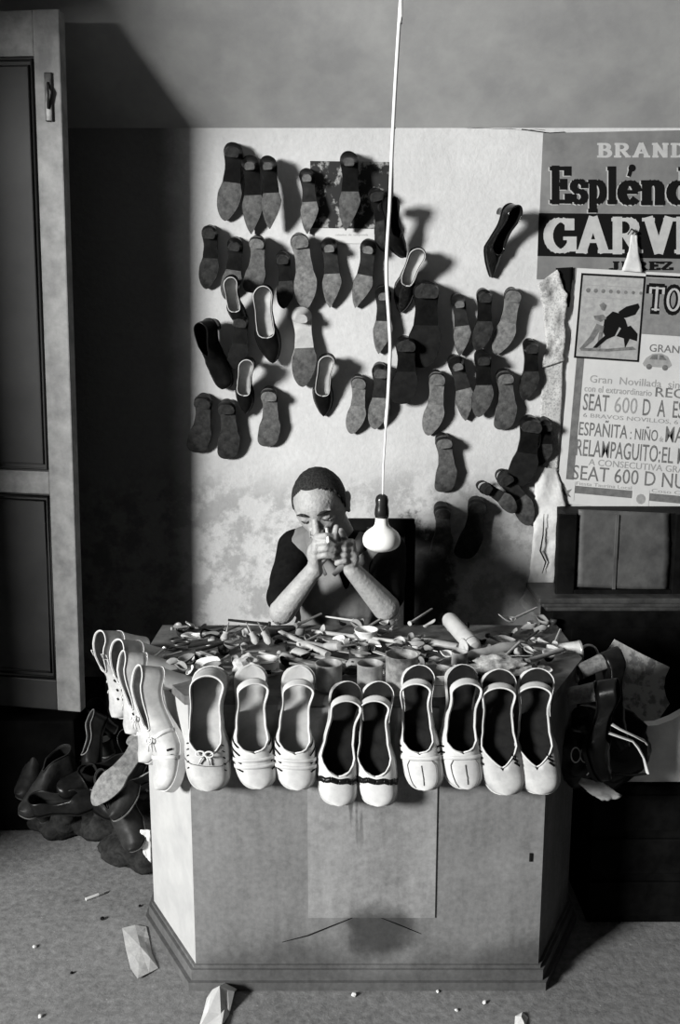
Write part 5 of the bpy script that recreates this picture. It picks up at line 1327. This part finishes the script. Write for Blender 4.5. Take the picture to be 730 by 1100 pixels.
part('strap', m_white, t, lambda b: sweep(b, [P(657, 778, Yq), P(665, 783, Yq-.01), P(680, 790, Yq-.015), P(692, 796, Yq-.01), P(694, 799, Yq)], [.008, .006, .005, .007, .006], 10, flat=.35))
part('sole_edge', m_white, t, lambda b: sweep(b, [P(653, 787, Yq), P(664, 791, Yq-.005), P(679, 796, Yq-.01), P(685, 803, Yq-.01), P(691, 814, Yq-.01), P(695, 829, Yq-.005)], [.007, .006, .006, .008, .007, .011], 10, flat=.4))
pp = P(642, 845, 2.28)
o = crumple('crumpled_paper', [(622, 832, 640, 834), (620, 838, 654, 843), (632, 850, 665, 851), (645, 856, 660, 855)], 2.14, 44, .03, M('grey_paper', .28, .85, .15, 25, .4), 8, 6); tag(o, 'crumpled grey paper sticking out under the black handbag', 'paper scrap')

b = bmesh.new(); add_box(b, (1.10, 2.40, .20), (.86, .22, .40), bevel=.004)  # made-up crate; its near-black colour stands in for deep shade
for k in range(3): add_box(b, (1.10, 2.286, .075+.125*k), (.86, .012, .10), bevel=.003)
o = simple('crate', M('shade_black_crate', .005, .9, .4, 20, .1, spec=.02), (1.10, 2.40, 0), lambda b_: merge(b_, b), 'added slatted crate coloured black for the deep shade at the right of the counter', 'crate', smooth=False)

# fine litter among the tools: things too alike to tell apart
rnd = random.Random(11); bases = []
def spot():
    while True:
        x = rnd.uniform(-.47, .58); y = rnd.uniform(2.13, 2.56)
        if -.36-(y-2.04)*.55+.03 < x < .48+(y-2.04)*.5-.03: return x, y
for k in range(9):
    mt = (m_pale, m_leather, m_suede, m_plast, m_leather, m_leather, m_bright, m_pale, m_black)[k]
    x, y = spot(); px = 365+1000*x/(y*CT+.8*ST); o = scrap(365, 700, rnd.uniform(.016, .030), rnd.uniform(.009, .017), rnd.uniform(0, 3), 200+k, mt, 'small leather offcut in the litter between the tools', curl=.022, thick=.002, nn=7)
    o['group'] = 'small offcuts between the tools'; bases.append(o); o.location = (x, y, TOP+.003)
for k in range(95):
    c = bases[k % 9].copy(); col.objects.link(c); x, y = spot(); c.location = (x, y, TOP+.003+rnd.uniform(0, .012)); c.rotation_euler = (rnd.uniform(-.3, .3), rnd.uniform(-.3, .3), rnd.uniform(0, 6.3)); q = rnd.uniform(.6, 1.5); c.scale = (q, q, q)
pegs = []
for k, mt in enumerate((m_wood, m_bright, m_iron, m_pale)):
    L_ = .045+.012*k; o = simple('peg', mt, (0, 0, 0), lambda b_: lathe(b_, [(.0045, 0), (.0045, .003), (.0026, .004), (.002, L_)], (0, 0, .004), (1, 0, .004), 8), 'small peg or nail in the litter between the tools', 'peg', 'pegs and nails between the tools'); pegs.append(o)
for k in range(48):
    c = pegs[k % 4] if k < 4 else pegs[k % 4].copy()
    if k >= 4: col.objects.link(c)
    x, y = spot(); c.location = (x, y, TOP+rnd.uniform(.001, .018)); c.rotation_euler = (0, rnd.uniform(-.35, .1), rnd.uniform(0, 6.3)); c.scale = (rnd.uniform(.8, 1.8),)*3

# ---------------------------------------------------------------- heap on the floor, left
GH = 'discarded shoes heaped left of the counter'
KIND['heap_dark'] = pump('round', .02, m_black, m_sole_d, hk=.9, W=1.08)
KIND['heap_brown'] = pump('almond', .03, m_brown, m_sole_x, hk=.85, edge=m_sole_l, tip=m_sole_l)
KIND['heap_open'] = pump('almond', .035, m_black, m_sole_m, hk=.75, lin=m_lining_d, bind=m_sole_l)
KIND['heap_boot'] = pump('round', .025, m_brown, m_sole_d, hk=.9, back=.085, side=.08, apex=1.2, vamp=.48, W=1.1, edge=m_sole_m, bind=m_brown)
HP = [
 ('heap_boot', 75,838,2.72, 33,872,2.60, (-.3,-.5,.8), 'ankle_boot', 'dark creased ankle boot at the far left of the heap'),
 ('heap_boot', 62,812,2.86, 30,850,2.75, (-.2,-.3,.9), 'ankle_boot', 'dark boot lying behind the far left creased boot'),
 ('heap_brown', 139,806,2.37, 112,848,2.33, (.25,.9,-.35), 'loafer', 'shoe showing its pale oval sole in the middle of the heap'),
 ('heap_dark', 128,836,2.62, 75,848,2.56, (.1,-.3,.9), 'loafer', 'black shoe lying flat below the pale oval sole'),
 ('heap_open', 120,790,2.74, 100,832,2.66, (-.8,-.3,.5), 'court_shoe', 'black shoe with a pale curved rim above the heap'),
 ('heap_brown', 160,828,2.44, 135,866,2.36, (-.6,-.6,.4), 'loafer', 'dark shoe with pale edge tucked against the counter side'),
 ('heap_open', 165,842,2.42, 118,850,2.40, (-.1,-.5,.9), 'court_shoe', 'black shoe with pale rim lying crosswise against the counter'),
 ('heap_boot', 142,848,2.46, 146,896,2.38, (-.5,-.8,.2), 'ankle_boot', 'dark suede boot hanging down at the foot of the heap'),
 ('heap_dark', 95,845,2.60, 128,878,2.46, (.1,-.3,.9), 'loafer', 'black shoe in the shaded front of the heap'),
 ('heap_dark', 60,872,2.52, 98,862,2.52, (0,-.3,1), 'loafer', 'black shoe beside the far left creased boot'),
 ('heap_brown', 112,818,2.80, 78,812,2.86, (.1,-.2,.9), 'loafer', 'shoe with a pale toe piece pointing left on top of the heap'),
 ('heap_dark', 108,775,2.90, 140,790,2.80, (0,-.3,1), 'loafer', 'black shoe at the top of the heap behind the buttoned shoes'),
 ('heap_dark', 150,800,2.72, 158,842,2.66, (-.4,-.8,.5), 'loafer', 'black shoe standing on its toe by the counter side'),
 ('heap_dark', 86,826,2.86, 118,846,2.80, (0,-.3,1), 'loafer', 'black shoe sunk in the middle of the heap'),
]
for kd, x0, y0, Y0, x1, y1, Y1, N, nm, lab in HP:
    H = P(x0, y0, Y0); Tt = P(x1, y1, Y1); LL = .22; r = make_shoe(kd, nm, LL); md_ = (H+Tt)/2; dd = (Tt-H).normalized()
    H = md_-dd*LL/2; r.matrix_world = frame(H, Tt, N)
    tag(r, lab, 'shoe', GH)
    mz = min((r.matrix_world @ v.co).z for c in (KIDS.get(r.name) or [o for o in bpy.data.objects if o.parent == r] or []) for v in c.data.vertices) if (KIDS.get(r.name) or [o for o in bpy.data.objects if o.parent == r]) else 0
    if mz < .002: r.location.z += .002-mz
# a low dark cloth heap under them
def heap(b):
    for x, y, r, s in ((-.80, 2.86, .13, 1), (-.68, 2.78, .15, 2), (-.64, 2.92, .2, 3), (-.88, 2.80, .11, 4), (-.60, 2.62, .11, 5)): lump(b, (x, y, r*.42), r, s, .3, (1, 1, .62), 4)
bm = bmesh.new(); heap(bm)
for v in bm.verts: v.co.z = max(v.co.z, .002)
tag(mb_obj('dark_cloth', bm, m_suede), 'dark cloth bundle on the floor under the heap of shoes', 'cloth')
for k, (pts, lb, sd, Yc) in enumerate((
  ([(152, 889, 162, 890), (150, 899, 163, 903), (156, 918, 163, 925)], 'crumpled white paper squeezed between heap and counter', 5, 2.36),)):
    tag(crumple('crumpled_paper', pts, Yc, sd, .02, m_paper, 6, 8), lb, 'paper scrap')

# ---------------------------------------------------------------- litter on the floor
def litter(name, pts, label, cat, mat, h=.012, seed=1):
    w = [T(x, y, .002) for x, y in pts]; c = sum(w, Vector())/len(w); b = bmesh.new(); cv = b.verts.new((0, 0, h)); n = len(w); r1 = []; r2 = []
    for i, p in enumerate(w):
        d = p-c; r1.append(b.verts.new(d*.55+Vector((0, 0, h*(.5+.9*noise.noise(p*40)))))); r2.append(b.verts.new(d+Vector((0, 0, max(0, h*.8*noise.noise(p*23+Vector((seed, 0, 0))))))))
    for i in range(n): b.faces.new((cv, r1[i], r1[(i+1) % n])); b.faces.new((r1[i], r2[i], r2[(i+1) % n], r1[(i+1) % n]))
    bmesh.ops.recalc_face_normals(b, faces=b.faces)
    o = mb_obj(name, b, mat, smooth=False); o.location = c; md = o.modifiers.new('s', 'SOLIDIFY'); md.thickness = .0012; return tag(o, label, cat)
litter('crumpled_paper', [(131, 997), (145, 995), (157, 996), (160, 1008), (163, 1024), (170, 1040), (160, 1046), (148, 1053), (140, 1040), (135, 1020)], 'flat creased paper on the floor by the left foot of the counter', 'paper scrap', M('dull_paper', .36, .8, .15, 25, .4), .012)
litter('crumpled_paper', [(236, 1060), (246, 1053), (255, 1062), (252, 1075), (246, 1090), (238, 1106), (212, 1108), (218, 1090), (222, 1072)], 'bright folded white paper on the floor below the counter front', 'paper scrap', m_white, .05)
litter('paper_scrap', [(553, 1092), (561, 1087), (567, 1093), (564, 1104), (552, 1106)], 'small white scrap on the floor near the bottom right', 'paper scrap', m_paper, .01)
litter('paper_scrap', [(108, 897), (120, 891), (129, 894), (127, 901), (118, 903), (110, 901)], 'small white paper scraps on the floor just under the heap', 'paper scrap', m_paper, .012)
litter('paper_scrap', [(30, 876), (38, 874), (44, 880), (38, 886), (31, 884)], 'small pale scrap at the left foot of the heap', 'paper scrap', m_paper, .012)
a, b2 = T(92, 966, .005), T(111, 959, .005); t = root_at('cigarette_butt', ((a.x+b2.x)/2, (a.y+b2.y)/2, 0), 'white cigarette butt lying on the floor left of the counter', 'cigarette butt')
part('paper_tube', m_white, t, lambda b: lathe(b, [(.0045, 0), (.0045, (b2-a).length)], a, b2, 12)); part('filter', m_leather, t, lambda b: lathe(b, [(.0047, (b2-a).length*.72), (.0047, (b2-a).length*1.01)], a, b2, 12))
for i, (x, y, r, lb, mt) in enumerate([(110, 988, .006, 'dark pebble below the cigarette butt', m_ink), (150, 974, .004, 'tiny dark pebble right of the cigarette butt', m_ink), (37, 1018, .005, 'small white crumb on the floor at the lower left', m_plast), (43, 1093, .005, 'white crumb on the floor in the bottom left corner', m_plast), (77, 1046, .004, 'dark crumb on the floor below the creased paper level', m_ink),
    (380, 1070, .006, 'white crumb on the floor in front of the counter middle', m_plast), (520, 1078, .005, 'white crumb on the floor left of the small white scrap', m_plast), (490, 1086, .004, 'faint crumb on the floor near the bottom edge', m_plast), (470, 1066, .004, 'pale crumb by the counter skirting', m_plast)]):
    p = T(x, y, 0); simple('crumb', mt, p, lambda b: lump(b, p+Vector((0, 0, r*.7)), r, i, .4, (1, 1, .7), 2), lb, 'crumb', 'crumbs on the floor')

# ---------------------------------------------------------------- light, world, camera
def aim(o, target): o.rotation_euler = (Vector(target)-o.location).to_track_quat('-Z', 'Y').to_euler()
lt = bpy.data.lights.new('daylight', 'AREA'); lt.shape = 'RECTANGLE'; lt.size = 1.15; lt.size_y = 1.25; lt.energy = 850; lt.color = (1, 1, .985)
lo = bpy.data.objects.new('daylight', lt); col.objects.link(lo); lo.location = (-4.75, -1.9, 2.55); aim(lo, (.1, 2.9, .9))
l2 = bpy.data.lights.new('fill_light', 'AREA'); l2.shape = 'RECTANGLE'; l2.size = 1.2; l2.size_y = 1.6; l2.energy = 1; l2.color = (1, 1, .985)
l2o = bpy.data.objects.new('fill_light', l2); col.objects.link(l2o); l2o.location = (-.3, -1.4, 1.3); aim(l2o, (.1, 2.9, .9))  # weak fill light added from behind the camera
w = bpy.data.worlds.new('world'); scene.world = w; w.use_nodes = True
w.node_tree.nodes['Background'].inputs[0].default_value = (.5, .5, .495, 1); w.node_tree.nodes['Background'].inputs[1].default_value = .004

cam = bpy.data.cameras.new('camera'); co = bpy.data.objects.new('camera', cam); col.objects.link(co)
cam.sensor_fit = 'VERTICAL'; cam.sensor_height = 36; cam.lens = 36*F/1100; cam.clip_start = .05
co.location = CAM; co.rotation_euler = (R(90)-TILT, 0, 0); scene.camera = co
scene.view_settings.view_transform = 'Standard'; scene.view_settings.look = 'None'; scene.view_settings.gamma = 1; scene.view_settings.exposure = .15
scene.view_settings.use_curve_mapping = False
